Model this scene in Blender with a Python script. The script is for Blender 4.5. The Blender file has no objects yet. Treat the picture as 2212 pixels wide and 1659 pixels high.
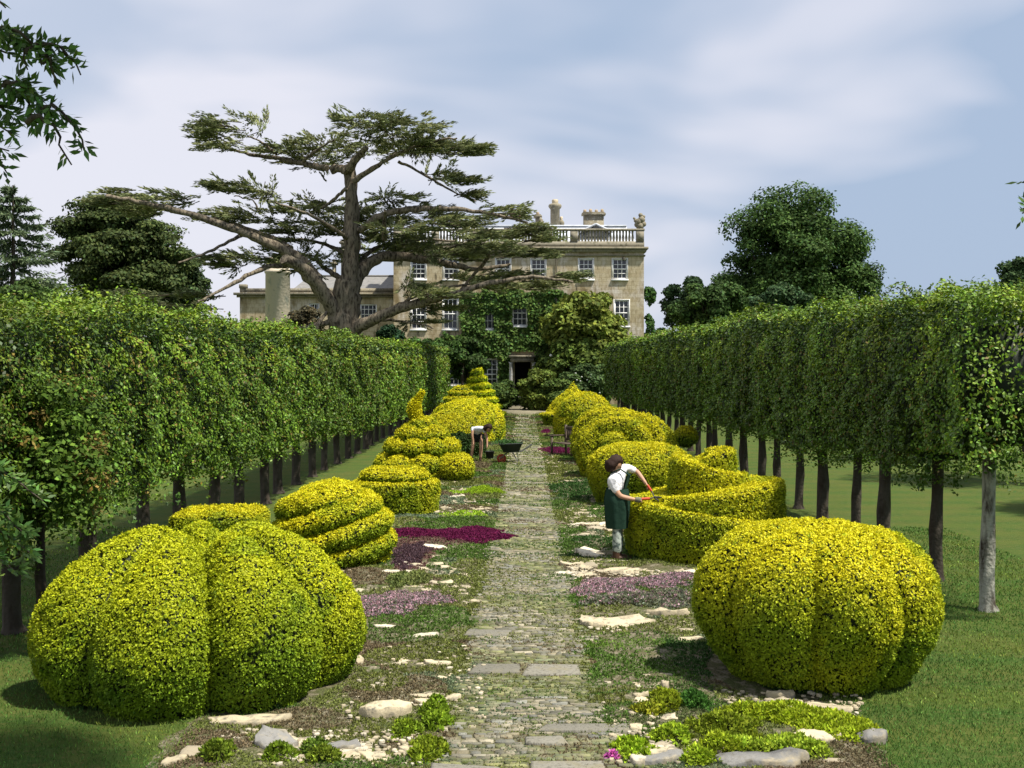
import bpy, math, random
import numpy as np
from mathutils import Vector
R = np.random.RandomState(7)
random.seed(7)
SC = bpy.context.scene
COL = SC.collection
rad = math.radians

# ------------------------------------------------------------------ camera
CAMH = 3.0
F = 2600.0; VX = 1135.0; VY = 785.0; VW = 2212.0; VH = 1659.0
cam = bpy.data.cameras.new("camera"); camo = bpy.data.objects.new("camera", cam); COL.objects.link(camo)
camo.location = (0, 0, CAMH); camo.rotation_euler = (rad(90), 0, 0)
cam.sensor_width = 36.0; cam.lens = 36.0 * F / VW
cam.shift_x = -(VX - VW / 2) / VW
cam.shift_y = (VY - VH / 2) / VW
cam.clip_end = 3000; cam.clip_start = 0.1
SC.camera = camo

# ------------------------------------------------------------------ light
SUN_EL = rad(61)
SUNDIR = np.array([0.87, -0.49, 0]) * math.cos(SUN_EL) + np.array([0, 0, math.sin(SUN_EL)])
sun = bpy.data.lights.new("sun", 'SUN'); sun.energy = 4.6; sun.angle = rad(2.0); sun.color = (1.0, 0.94, 0.84)
suno = bpy.data.objects.new("sun", sun); COL.objects.link(suno)
suno.rotation_euler = Vector(-SUNDIR).to_track_quat('-Z', 'Y').to_euler()
W = bpy.data.worlds.new("World"); SC.world = W; W.use_nodes = True
nt = W.node_tree; nt.nodes.clear()
def N(t, ty, **k):
    n = t.nodes.new(ty)
    for a, b in k.items(): setattr(n, a, b)
    return n
out = N(nt, 'ShaderNodeOutputWorld'); bg = N(nt, 'ShaderNodeBackground'); bg.inputs[1].default_value = 0.08
sky = N(nt, 'ShaderNodeTexSky', sky_type='NISHITA'); sky.sun_disc = False
sky.sun_elevation = SUN_EL; sky.sun_rotation = math.atan2(SUNDIR[0], SUNDIR[1]); sky.air_density = 1.0; sky.dust_density = 2.0
tc = N(nt, 'ShaderNodeTexCoord'); mp = N(nt, 'ShaderNodeMapping'); mp.inputs['Scale'].default_value = (1.2, 0.95, 3.0)
mp.inputs['Location'].default_value = (0.25, 0.0, 0.35); mp.inputs['Rotation'].default_value = (0, rad(-14), 0)
n1 = N(nt, 'ShaderNodeTexNoise'); n1.inputs['Scale'].default_value = 2.0; n1.inputs['Detail'].default_value = 3.5; n1.inputs['Roughness'].default_value = 0.5
n1.inputs['Distortion'].default_value = 0.35
rp = N(nt, 'ShaderNodeValToRGB'); rp.color_ramp.elements[0].position = 0.37; rp.color_ramp.elements[1].position = 0.62
rp.color_ramp.interpolation = 'EASE'
cr = N(nt, 'ShaderNodeMix', data_type='RGBA')
cr.inputs['A'].default_value = (3.35, 4.2, 5.6, 1); cr.inputs['B'].default_value = (6.5, 6.55, 7.3, 1)
mx = N(nt, 'ShaderNodeMix', data_type='RGBA'); mx.inputs['Factor'].default_value = 0.93
L = nt.links.new
L(tc.outputs['Generated'], mp.inputs[0]); L(mp.outputs[0], n1.inputs['Vector']); L(n1.outputs['Fac'], rp.inputs[0])
sx = N(nt, 'ShaderNodeSeparateXYZ'); L(tc.outputs['Generated'], sx.inputs[0])
ma = N(nt, 'ShaderNodeMath', operation='MULTIPLY_ADD'); ma.inputs[1].default_value = -0.9; L(sx.outputs[0], ma.inputs[0])
mb2 = N(nt, 'ShaderNodeMath', operation='ADD'); L(rp.outputs[0], ma.inputs[2]); mb2.inputs[1].default_value = 0.0; L(ma.outputs[0], mb2.inputs[0]); mb2.use_clamp = True
L(mb2.outputs[0], cr.inputs['Factor']); L(sky.outputs[0], mx.inputs['A']); L(cr.outputs['Result'], mx.inputs['B'])
L(mx.outputs['Result'], bg.inputs[0]); L(bg.outputs[0], out.inputs[0])
SC.view_settings.view_transform = 'Standard'; SC.view_settings.look = 'None'; SC.view_settings.gamma = 1.0
SC.view_settings.exposure = 0.68
SC.cycles.max_bounces = 5; SC.cycles.diffuse_bounces = 2; SC.cycles.glossy_bounces = 2; SC.cycles.transmission_bounces = 3
SC.cycles.transparent_max_bounces = 4

# ------------------------------------------------------------------ helpers
def P(vx, vy, Y):                    # picture measurement -> point at depth Y
    return np.array([(vx - VX) * Y / F, Y, CAMH - (vy - VY) * Y / F])
def G(vx, vy):
    Y = CAMH * F / (vy - VY)
    return np.array([(vx - VX) * Y / F, Y, 0.0])
def nrm(a): return a / np.maximum(np.linalg.norm(a, axis=-1, keepdims=True), 1e-9)
class Noise:
    def __init__(s, seed, n=14):
        r = np.random.RandomState(seed); s.k = nrm(r.normal(size=(n, 3))) * r.uniform(0.5, 2.2, (n, 1)); s.p = r.uniform(0, 6.28, n)
    def __call__(s, X, f=1.0):
        X = np.asarray(X, float) * f
        a = np.sin(X @ s.k.T * 2.2 + s.p); b = np.sin(X @ s.k.T[:, ::-1] * 4.9 + s.p * 2)
        return (a.sum(-1) + .5 * b.sum(-1)) / (len(s.p) ** .5 * 1.1)
NZ = Noise(3); NZ2 = Noise(11)

class MB:
    def __init__(s): s.v = []; s.f = []; s.c = []; s.n = 0
    def add(s, v, f, c=None):
        v = np.asarray(v, float).reshape(-1, 3); f = np.asarray(f, int)
        s.v.append(v); s.f.append(f + s.n); s.n += len(v)
        if c is None: c = (.5, .5, .5)
        c = np.asarray(c, float)
        if c.ndim == 1: c = np.tile(c, (len(v), 1))
        s.c.append(c); return s
    def box(s, x0, x1, y0, y1, z0, z1, c=None):
        v = [(x, y, z) for z in (z0, z1) for y in (y0, y1) for x in (x0, x1)]
        return s.add(v, [(0, 2, 3, 1), (4, 5, 7, 6), (0, 1, 5, 4), (2, 6, 7, 3), (0, 4, 6, 2), (1, 3, 7, 5)], c)
    def grid(s, Pg, c=None, wrap=False):   # Pg (n,m,3)
        n, m = Pg.shape[:2]; idx = np.arange(n * m).reshape(n, m)
        if wrap: idx = np.vstack([idx, idx[:1]])
        f = np.stack([idx[:-1, :-1], idx[1:, :-1], idx[1:, 1:], idx[:-1, 1:]], -1).reshape(-1, 4)
        return s.add(Pg.reshape(-1, 3), f, c)
    def lathe(s, prof, cx=0, cy=0, n=16, c=None, ang0=0):
        prof = np.asarray(prof, float); th = np.linspace(0, 2 * math.pi, n, endpoint=False) + ang0
        g = np.stack([cx + np.outer(np.cos(th), prof[:, 0]), cy + np.outer(np.sin(th), prof[:, 0]), np.tile(prof[:, 1], (n, 1))], -1)
        return s.grid(g, c, wrap=True)
    def tube(s, pts, rr, n=8, c=None, bump=0.0):
        pts = np.asarray(pts, float); rr = np.ones(len(pts)) * rr
        d = nrm(np.gradient(pts, axis=0)); up = np.array([0, 0, 1.0])
        if abs(d[0, 2]) > .8: up = np.array([0.3, 1.0, 0])
        a = nrm(np.cross(d, up)); b = np.cross(a, d)
        th = np.linspace(0, 2 * math.pi, n, endpoint=False)
        g = pts[:, None] + rr[:, None, None] * (a[:, None] * np.cos(th)[None, :, None] + b[:, None] * np.sin(th)[None, :, None])
        if bump: g += (g - pts[:, None]) * (bump * NZ(g, 3.0))[..., None]
        g = g.transpose(1, 0, 2); s.grid(g, c, wrap=True)
        m = len(pts)
        for k, e in ((0, pts[0]), (m - 1, pts[-1])):
            ring = g[:, k]; i = np.arange(n)
            s.add(np.vstack([ring, e[None]]), np.stack([i, (i + 1) % n, np.full(n, n), np.full(n, n)], 1)[:, :3], c)
        return s
    def build(s, name, mat, parent=None, smooth=False, loc=None):
        me = bpy.data.meshes.new(name)
        if s.v:
            v = np.vstack(s.v)
            fs = s.f; nl = [np.full(len(f), f.shape[1]) for f in fs]
            tot = np.concatenate(nl); loops = np.concatenate([f.ravel() for f in fs])
            if loc is not None: v = v - np.asarray(loc)
            me.vertices.add(len(v)); me.vertices.foreach_set('co', v.astype(np.float32).ravel())
            me.loops.add(len(loops)); me.loops.foreach_set('vertex_index', loops.astype(np.int32))
            me.polygons.add(len(tot)); st = np.concatenate([[0], np.cumsum(tot)[:-1]])
            me.polygons.foreach_set('loop_start', st.astype(np.int32)); me.polygons.foreach_set('loop_total', tot.astype(np.int32))
            if smooth: me.polygons.foreach_set('use_smooth', np.ones(len(tot), bool))
            c = np.vstack(s.c); c4 = np.hstack([c, np.ones((len(c), 1))]).astype(np.float32)
            at = me.color_attributes.new('Col', 'FLOAT_COLOR', 'POINT'); at.data.foreach_set('color', c4.ravel())
            me.update(calc_edges=True)
        me.materials.append(mat)
        o = bpy.data.objects.new(name, me); COL.objects.link(o)
        if loc is not None and parent is None: o.location = loc
        if parent is not None: o.parent = parent
        return o

def tag(o, label=None, cat=None, group=None, kind=None):
    if label: o['label'] = label
    if cat: o['category'] = cat
    if group: o['group'] = group
    if kind: o['kind'] = kind
    return o
def empty(name, loc, label, cat, group=None):
    o = bpy.data.objects.new(name, None); COL.objects.link(o); o.location = loc; o.empty_display_size = .2
    return tag(o, label, cat, group)

ORD = "first second third fourth fifth sixth seventh eighth ninth tenth eleventh twelfth thirteenth fourteenth fifteenth sixteenth seventeenth eighteenth nineteenth twentieth twenty-first twenty-second twenty-third twenty-fourth twenty-fifth twenty-sixth twenty-seventh twenty-eighth twenty-ninth thirtieth thirty-first thirty-second thirty-third thirty-fourth".split()

# ---- leaves
def jit(n, base, v, hue=0.0, r=None):
    r = r or R
    base = np.asarray(base, float); k = np.exp(r.normal(size=(n, 1)) * v)
    c = base[None] * k
    if hue: h = r.normal(size=(n, 1)) * hue; c = c * np.hstack([1 + h, np.ones((n, 1)), 1 - h])
    return np.clip(c, 0.002, .95)
def add_leaves(mb, p, U, Wd, length, width, col):
    n = len(p); length = np.ones(n) * length; width = np.ones(n) * width
    h = U * length[:, None]; w = Wd * (width * .5)[:, None]
    v = np.stack([p, p + h * .45 + w, p + h, p + h * .45 - w], 1).reshape(-1, 3)
    mb.add(v, np.arange(4 * n).reshape(n, 4), np.repeat(col, 4, 0))
def perp(U):
    t = nrm(np.cross(U, R.normal(size=U.shape))); return t
def flat_leaves(mb, p, nn, length, width, col, spread=.6, drop=0.0):
    m = nrm(nn + R.normal(size=p.shape) * spread)          # leaf plane normal
    U = perp(m)
    if drop:
        U = nrm(U + np.array([0, 0, -drop])); Wd = nrm(np.cross(U, m))
    else: Wd = np.cross(U, m)
    add_leaves(mb, p - U * (np.ones(len(p)) * length)[:, None] * .5, U, Wd, length, width, col)
def tufts(mb, p, nn, size, col, k=4, out=.6):
    for i in range(k):
        t = nrm(R.normal(size=p.shape)); U = nrm(nn * out + t)
        Wd = nrm(np.cross(U, nn + R.normal(size=p.shape) * .5))
        add_leaves(mb, p + t * (np.ones(len(p)) * size)[:, None] * .2, U, Wd, size * R.uniform(.75, 1.25, len(p)), np.ones(len(p)) * size * .62, col * R.uniform(.8, 1.2, (len(p), 1)))
def sample_grid(g, n, wrap=True):
    if wrap: g = np.concatenate([g, g[:1]], 0)
    a = g[:-1, :-1]; b = g[1:, :-1]; c = g[1:, 1:]; d = g[:-1, 1:]
    nn = np.cross(c - a, d - b).reshape(-1, 3); ar = np.linalg.norm(nn, axis=1) * .5
    nn = nrm(nn); i = R.choice(len(ar), n, p=ar / ar.sum()); u = R.rand(n, 1); v = R.rand(n, 1)
    A, B, Cc, D = [q.reshape(-1, 3)[i] for q in (a, b, c, d)]
    return A * (1 - u) * (1 - v) + B * u * (1 - v) + Cc * u * v + D * (1 - u) * v, nn[i], ar.sum()

# ------------------------------------------------------------------ materials
def mat(name, rough=.7, spec=.3, color=None, attr=True, transl=0.0, noise=None, bump=None, metallic=0, extra=None):
    m = bpy.data.materials.new(name); m.use_nodes = True; t = m.node_tree; t.nodes.clear()
    o = N(t, 'ShaderNodeOutputMaterial'); b = N(t, 'ShaderNodeBsdfPrincipled')
    b.inputs['Roughness'].default_value = rough; b.inputs['Specular IOR Level'].default_value = spec; b.inputs['Metallic'].default_value = metallic
    src = None
    if color is None and attr:
        a = N(t, 'ShaderNodeAttribute', attribute_name='Col'); src = a.outputs['Color']
    else:
        rgb = N(t, 'ShaderNodeRGB'); rgb.outputs[0].default_value = (*color, 1); src = rgb.outputs[0]
    if noise:     # list of (scale, lo, hi, color2)
        for (sc, lo, hi, c2, stretch) in noise:
            tcn = N(t, 'ShaderNodeTexCoord'); mpn = N(t, 'ShaderNodeMapping'); mpn.inputs['Scale'].default_value = stretch
            nz = N(t, 'ShaderNodeTexNoise'); nz.inputs['Scale'].default_value = sc; nz.inputs['Detail'].default_value = 6; nz.inputs['Roughness'].default_value = .6
            rpn = N(t, 'ShaderNodeMapRange'); rpn.inputs['From Min'].default_value = lo; rpn.inputs['From Max'].default_value = hi
            mxn = N(t, 'ShaderNodeMix', data_type='RGBA'); mxn.inputs['B'].default_value = (*c2, 1)
            t.links.new(tcn.outputs['Object'], mpn.inputs[0]); t.links.new(mpn.outputs[0], nz.inputs['Vector']); t.links.new(nz.outputs['Fac'], rpn.inputs['Value'])
            t.links.new(rpn.outputs[0], mxn.inputs['Factor']); t.links.new(src, mxn.inputs['A']); src = mxn.outputs['Result']
    if extra: src = extra(t, src)
    t.links.new(src, b.inputs['Base Color'])
    if bump:
        tcn = N(t, 'ShaderNodeTexCoord'); nz = N(t, 'ShaderNodeTexNoise'); nz.inputs['Scale'].default_value = bump[0]; nz.inputs['Detail'].default_value = 5
        bp = N(t, 'ShaderNodeBump'); bp.inputs['Strength'].default_value = bump[1]; bp.inputs['Distance'].default_value = bump[2]
        t.links.new(tcn.outputs['Object'], nz.inputs['Vector']); t.links.new(nz.outputs['Fac'], bp.inputs['Height']); t.links.new(bp.outputs[0], b.inputs['Normal'])
    if transl:
        tr = N(t, 'ShaderNodeBsdfTranslucent'); ms = N(t, 'ShaderNodeMixShader'); ms.inputs[0].default_value = transl
        t.links.new(src, tr.inputs[0]); t.links.new(b.outputs[0], ms.inputs[1]); t.links.new(tr.outputs[0], ms.inputs[2]); t.links.new(ms.outputs[0], o.inputs[0])
    else: t.links.new(b.outputs[0], o.inputs[0])
    return m
M_LEAF = mat('foliage', .65, .12, transl=.22)
M_YEW = mat('golden_yew', .6, .2, transl=.15)
M_GLOSS = mat('glossy_foliage', .5, .28, transl=.13)
M_BARK = mat('bark', .9, .1, noise=[(9, .45, .62, (.05, .04, .03), (1, 1, .3))], bump=(22, .8, .03))
M_STONE = mat('stone', .9, .15, noise=[(5, .50, .66, (.36, .31, .21), (1, 1, 1)), (14, .52, .7, (.16, .15, .12), (1, 1, 1))], bump=(30, .6, .012))
M_PLAIN = mat('painted', .6, .3)
M_CLOTH = mat('cloth', .9, .1, bump=(40, .4, .01))

# ------------------------------------------------------------------ ground
def lawn_extra(t, src):
    g = N(t, 'ShaderNodeNewGeometry'); s = N(t, 'ShaderNodeSeparateXYZ'); t.links.new(g.outputs['Position'], s.inputs[0])
    a = N(t, 'ShaderNodeMath', operation='MULTIPLY'); a.inputs[1].default_value = 6.0; t.links.new(s.outputs[1], a.inputs[0])
    b = N(t, 'ShaderNodeMath', operation='SINE'); t.links.new(a.outputs[0], b.inputs[0])
    mr = N(t, 'ShaderNodeMapRange'); mr.inputs['From Min'].default_value = -.6; mr.inputs['From Max'].default_value = .6; mr.inputs['To Max'].default_value = .30; t.links.new(b.outputs[0], mr.inputs['Value'])
    m = N(t, 'ShaderNodeMix', data_type='RGBA'); m.inputs['B'].default_value = (.105, .125, .024, 1)
    t.links.new(mr.outputs[0], m.inputs['Factor']); t.links.new(src, m.inputs['A']); return m.outputs['Result']
M_LAWN = mat('lawn', .95, .1, color=(.058, .108, .021), noise=[(1.1, .42, .66, (.095, .112, .026), (1, 1, 1)), (7, .5, .72, (.15, .14, .045), (1, 2.2, 1)), (60, .45, .7, (.03, .06, .012), (1, 1, 1))], bump=(140, .6, .03), extra=lawn_extra)
mb = MB()
xs = np.concatenate([[-900, -200, -60], np.linspace(-30, 30, 61), [60, 200, 900]]); ys = np.concatenate([[-300, -40], np.linspace(0, 120, 121), [250, 1500]])
g = np.zeros((len(xs), len(ys), 3)); g[..., 0] = xs[:, None]; g[..., 1] = ys[None]
mb.grid(g); lawn = mb.build('lawn', M_LAWN); tag(lawn, 'striped mown lawn under and beyond the pleached trees', 'lawn', kind='structure')

# planting bed strip
def bed_edge(Y, side): return side * 2.72 + .10 * np.sin(Y * 1.3 + side) + .06 * np.sin(Y * 3.1) + .035 * np.sin(Y * 11) + .02 * np.sin(Y * 23 + 1)
M_BED = mat('bed_soil', .95, .1, color=(.125, .112, .062), noise=[(1.6, .45, .62, (.08, .11, .03), (1, .6, 1)), (9, .48, .62, (.24, .21, .15), (1, 1, 1)), (45, .5, .66, (.03, .035, .015), (1, 1, 1))], bump=(60, .8, .03))
def bedz(x, y):
    p = np.stack([x, y, np.zeros_like(x)], -1); e = np.clip((2.7 - np.abs(x)) / .3, 0, 1) * np.clip((np.abs(x) - .55) / .3, 0, 1)
    return .006 + e * (.028 + .022 * NZ(p, .9) + .012 * NZ2(p, 2.5))
ys = np.concatenate([np.arange(7.5, 30, .12), np.arange(30, 74, .4)]); us = np.linspace(0, 1, 60)
g = np.zeros((len(us), len(ys), 3)); l = bed_edge(ys, -1); r_ = bed_edge(ys, 1)
g[..., 0] = l[None] + (r_ - l)[None] * us[:, None]; g[..., 1] = ys[None]; g[..., 2] = np.maximum(.004, bedz(g[..., 0], g[..., 1]))
mb = MB(); mb.grid(g); bed = mb.build('soil', M_BED, smooth=True); tag(bed, 'earth of the thyme bed either side of the path', 'soil', kind='structure')

# ---- path of setts and slabs
PXL, PXR = -.60, .60
M_PATH = mat('path_stone', .9, .15, noise=[(26, .5, .68, (.12, .115, .09), (1, 1, 1)), (5, .52, .7, (.22, .2, .13), (1, 1, 1))], bump=(70, .7, .01))
def stonebox(mb, x, y, w, d, h, c, rot=0.0, z0=.0, seg=8, irregular=.12, chamfer=.25):
    th = np.linspace(0, 2 * math.pi, seg, endpoint=False) + math.pi / seg + R.uniform(-.12, .12, seg)
    ct, st = np.cos(th), np.sin(th); q = np.maximum(np.abs(ct), np.abs(st)) ** .75
    rr = (1 / q) * (1 + R.uniform(-irregular, irregular, seg))
    bx = ct * rr * w / 2; by = st * rr * d / 2; cr_, sr_ = math.cos(rot), math.sin(rot)
    rings = []
    tilt = R.normal(0, .03, 2)
    for s_, z_ in ((1.02, z0), (1.0, z0 + h * .72), (1 - .12 * chamfer * 2, z0 + h), (.55, z0 + h * (1 + R.uniform(-.06, .1)))):
        X = x + s_ * (bx * cr_ - by * sr_); Y = y + s_ * (bx * sr_ + by * cr_)
        zz = np.full(seg, z_) + (s_ < 1.01) * ((X - x) * tilt[0] + (Y - y) * tilt[1] + R.normal(0, h * .05, seg))
        rings.append(np.stack([X, Y, zz], -1))
    g = np.stack(rings, 1); mb.grid(g, c, wrap=True)
    i = np.arange(seg); ctr = np.array([[x, y, z0 + h * 1.03]])
    mb.add(np.vstack([g[:, -1], ctr]), np.stack([i, (i + 1) % seg, np.full(seg, seg)], 1), c)
mb = MB()
ys = np.arange(7.9, 71.2, .3); xs_ = np.linspace(-.66, .66, 5); g = np.zeros((5, len(ys), 3)); g[..., 0] = xs_[:, None] + .04 * np.sin(ys * 2.1)[None]; g[..., 1] = ys; g[..., 2] = .012; mb.grid(g, (.12, .115, .055))
def setts(x, Y, w, d, h, c, flat=False):
    j = lambda k: R.normal(0, k)
    a = .07; x0, x1, y0, y1 = x - w / 2, x + w / 2, Y - d / 2, Y + d / 2
    q = [(x0 + j(w * a), y0 + j(d * a)), (x1 + j(w * a), y0 + j(d * a)), (x1 + j(w * a), y1 + j(d * a)), (x0 + j(w * a), y1 + j(d * a))]
    b = min(w, d) * .10; ctr = (x, Y); t = [(px + (ctr[0] - px) * b / w * 1.6, py + (ctr[1] - py) * b / d * 1.6) for px, py in q]; hz_ = [h + j(.0022) for _ in range(4)]
    v = [(*q[i], .004) for i in range(4)] + [(*q[i], hz_[i] * .75) for i in range(4)] + [(*t[i], hz_[i]) for i in range(4)]
    f = [(i + k, (i + 1) % 4 + k, (i + 1) % 4 + 4 + k, i + 4 + k) for k in (0, 4) for i in range(4)] + [(8, 9, 10, 11)]
    mb.add(v, f, c)
tones = [(.30, .28, .22), (.23, .22, .17), (.40, .36, .27), (.18, .175, .14), (.26, .26, .23), (.20, .19, .12), (.33, .29, .20), (.16, .17, .08)]
slabs = [(11.72, -.30, .50, .42), (11.72, .24, .54, .42), (9.85, .52, .66, .24), (8.72, -.42, .6, .38), (8.85, .30, .5, .34), (13.3, -.42, .45, .25), (9.5, .16, .30, .18)]
for (sy, sx_, sw, sd) in slabs: setts(sx_, sy, sw, sd, .034, np.array([.20, .19, .155]) * R.uniform(.8, 1.2), True)
Y = 8.0
while Y < 71:
    f = 1 + max(0, Y - 13) * .028; d = R.uniform(.035, .075) * f; x = PXL + R.uniform(-.20, .12) - (.10 if Y < 10.5 else 0); xe = PXR + R.uniform(-.12, .20) + (.14 if Y < 10.2 else 0)
    rowtone = R.uniform(.82, 1.15); long_ = R.rand() < .35
    while x < xe:
        w = R.uniform(.04, .11) * f * (1.9 if long_ else 1); w = min(w, max(.04, xe - x))
        inside = any(abs(Y + d / 2 - a_[0]) < (a_[3] + d) / 2 and abs(x + w / 2 - a_[1]) < (a_[2] + w * .5) / 2 for a_ in slabs)
        if not inside and R.rand() < .87: setts(x + w / 2, Y + d / 2, w * .94, d * .9, R.uniform(.020, .030), np.array(tones[R.randint(8)]) * R.uniform(.55, 1.0) * rowtone * np.array([1.0, 1.0, .95]) * (np.array([.75, .85, .55]) if NZ([[x, Y * .8, 0]], 1.5)[0] > .1 else 1))
        x += w
    Y += d
path = mb.build('path', M_PATH); tag(path, 'narrow path of mossy setts and grey slabs leading to the house', 'path', kind='structure')

# ------------------------------------------------------------------ patches of ground cover and a painted yew shadow (measured)
SHP = []   # (cx,cy,ax,ay,colour,weight,h)
def vpatch(cx, cy, rx, ry):
    a = G(cx, cy); y0 = G(cx, cy - ry)[1]; y1 = G(cx, cy + ry)[1]
    return np.array([a[0], (y0 + y1) / 2]), rx * a[1] / F, (y0 - y1) / 2
GREEN = (.055, .105, .016); DARKG = (.028, .066, .014); LIME = (.22, .34, .022); OLIVE = (.10, .115, .026); BROWN = (.11, .088, .048)
MAUVE = (.42, .27, .31); GREY = (.11, .145, .085); MAROON = (.12, .065, .055); MAGENTA = (.14, .014, .062)
for q in [(1400, 1440, 160, 70, GREEN), (1330, 1395, 80, 25, (.08, .14, .02)), (1500, 1430, 60, 45, DARKG), (900, 1430, 130, 40, OLIVE), (900, 1350, 120, 25, GREEN), (860, 1380, 80, 14, (.06, .1, .02)),  # DARKG patch beside the pumpkin yew is its cast shadow painted in
          (700, 1590, 190, 40, OLIVE), (640, 1560, 120, 22, BROWN), (860, 1500, 110, 30, BROWN), (820, 1480, 60, 20, OLIVE), (1060, 1420, 50, 20, BROWN), (1450, 1560, 110, 25, (.07, .09, .03)), (1380, 1600, 80, 25, GREEN),
          (1500, 1500, 60, 25, (.05, .09, .02)), (1900, 1640, 110, 30, BROWN), (1250, 1440, 40, 20, OLIVE), (1050, 1320, 60, 20, OLIVE), (930, 1180, 110, 16, MAROON), (1020, 1190, 60, 12, GREEN),
          (990, 1135, 100, 14, (.06, .11, .018)), (900, 1115, 60, 10, GREY), (1010, 1112, 60, 6, LIME), (960, 1085, 60, 10, GREY), (1020, 1065, 45, 7, LIME), (1000, 1045, 60, 8, OLIVE), (900, 1210, 40, 30, MAROON),
          (1250, 1060, 60, 22, DARKG), (1230, 1150, 40, 14, GREEN), (1290, 1175, 60, 12, DARKG), (1260, 1200, 35, 10, DARKG), (1310, 1110, 40, 20, GREEN), (1240, 1300, 60, 16, GREEN), (1450, 1310, 60, 12, OLIVE), (1420, 1290, 100, 10, OLIVE),
          (1100, 1240, 60, 12, OLIVE), (1200, 1250, 60, 10, GREEN), (1060, 1390, 40, 14, GREEN), (1200, 1010, 30, 20, OLIVE), (1010, 1010, 50, 10, BROWN), (1030, 1030, 40, 6, GREEN), (1180, 1580, 80, 20, (.06, .09, .02)), (1060, 1540, 60, 12, (.06, .1, .05)),
          (1290, 1520, 90, 12, OLIVE), (1130, 1475, 120, 8, OLIVE), (880, 1650, 60, 15, GREEN)]:
    c, ax, ay = vpatch(*q[:4]); SHP.append((c[0], c[1], ax, ay, np.array(q[4])))
def cover_color(p, r):
    n = len(p); base = np.tile(np.array([.115, .135, .034]), (n, 1))
    a = NZ(np.c_[p, np.zeros(n)], .7)[:, None]; b = NZ2(np.c_[p, np.zeros(n)], 1.1)[:, None]
    base = np.where(a > .5, np.array([.055, .10, .018]), base); base = np.where(a < -.6, np.array([.115, .088, .05]), base); base = np.where(b > 1.0, np.array([.10, .13, .07]), base)
    for (cx, cy, ax, ay, c) in SHP:
        d = ((p[:, 0] - cx) / ax) ** 2 + ((p[:, 1] - cy) / ay) ** 2 + .35 * NZ(np.c_[p, np.zeros(n)], 2.2)
        base = np.where((d < 1)[:, None], c, base)
    return base * 1.35
def scatter_strip(n, y0, y1, fn):
    # density falling with distance
    u = R.rand(n); e = -1.35; Y = (y0 ** (e + 1) + u * (y1 ** (e + 1) - y0 ** (e + 1))) ** (1 / (e + 1)); X = fn(Y); return X, Y
# stones first: they displace cover
STONES = []      # x,y,w,d,h,rot,colour,label
def st(vx, vy, w, dpt, h=.07, rot=0, c='p', label=None):
    g_ = G(vx, vy); STONES.append((g_[0], g_[1], w * g_[1] / F, dpt, h, rad(rot), c, label))
st(838, 1545, 105, .30, .11, 5, 'p', 'large smooth cream boulder among thyme beside the bright green tufts')
st(592, 1618, 88, .24, .13, -8, 'g', 'chunky grey stone at the front of the bed, behind a green tuft')
st(740, 1622, 70, .14, .09, 0, 'g', 'low blue-grey stone right of the chunky grey stone')
st(535, 1562, 150, .20, .06, 4, 'p', 'long flat cream slab lying under the front of the cleft yew dome')
st(428, 1640, 80, .18, .07, 8, 't', 'flat weathered stone at the lower left corner of the bed')
st(375, 1652, 50, .12, .06, 20, 'p', 'small cream stone at the extreme lower left of the bed')
st(1690, 1508, 62, .13, .08, -22, 'p', 'tilted cream stone at the foot of the ribbed pumpkin yew')
st(1745, 1530, 190, .30, .06, -4, 'p', 'broad cream rock ledge below the ribbed pumpkin yew')
st(1690, 1532, 75, .16, .11, 6, 't', 'lichened grey block on the broad cream ledge')
st(1640, 1652, 175, .22, .10, -2, 'g', 'long dark grey slab at the bottom edge of the bed')
st(1430, 1645, 110, .16, .07, 2, 'g', 'dark mossy slab left of the long grey slab')
st(1880, 1602, 62, .16, .10, 8, 'g', 'dark rounded stone at the lawn corner of the bed')
st(1760, 1605, 80, .15, .08, -15, 'p', 'bright white stone poking from lime green cover')
st(1800, 1650, 60, .1, .05, 0, 't', 'small tan stone behind the brown mat by the lawn')
st(1440, 1335, 85, .30, .12, 10, 'p', 'raised cream rock on the pale ledge, right of the path')
st(1350, 1352, 130, .38, .07, 4, 'p', 'broad pale ledge right of the path below grey thyme')
st(1278, 1352, 50, .34, .10, 0, 'p', 'square cream rock at the path end of the pale ledge')
st(1490, 1385, 50, .18, .05, 0, 'p', 'flat cream stone touching the left side of the pumpkin yew')
st(918, 1378, 66, .13, .06, 6, 'w', 'thin white stone in green thyme left of the path, the lower one')
st(838, 1358, 60, .10, .05, -6, 'w', 'thin white stone in green thyme left of the path, the upper one')
st(1300, 1200, 105, .65, .05, -8, 'w', 'wide pale slab left of the gardener\'s boots')
st(940, 1187, 60, .22, .05, -8, 'w', 'white stone just below the magenta thyme')
st(985, 1077, 38, .30, .06, 0, 'w', 'white stone between grey and lime mats, left side')
st(1420, 1235, 150, .25, .05, 0, 'p', 'long pale kerb-like slab at the foot of the stepped spiral yew')
st(945, 1440, 60, .22, .07, 60, 'p', 'forked cream rock left of the path slabs')
st(900, 1445, 60, .14, .05, 10, 'p', 'flat cream rock left of the forked rock')
st(860, 1440, 45, .10, .05, 0, 't', 'oval grey rimmed stone in thyme left of the path')
st(925, 1510, 70, .12, .05, -12, 'p', 'narrow cream rock right above the large smooth boulder')
st(1180 - 830 + 300, 1500 + 110, 50, .1, .05, 0, 'p')
st(775, 1440, 22, .09, .10, 30, 'p', 'small upright white stone against the right foot of the cleft yew')
st(1383, 1513, 30, .12, .09, 10, 'p', 'small cream block by the path edge above lime tufts')
st(1437, 1495, 16, .06, .13, 0, 't', 'small upright tan stone near the green thyme mat')
st(1425, 1468, 80, .12, .05, 10, 't', 'low grey stone half hidden in the green thyme mat')
ZL = {}
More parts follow.
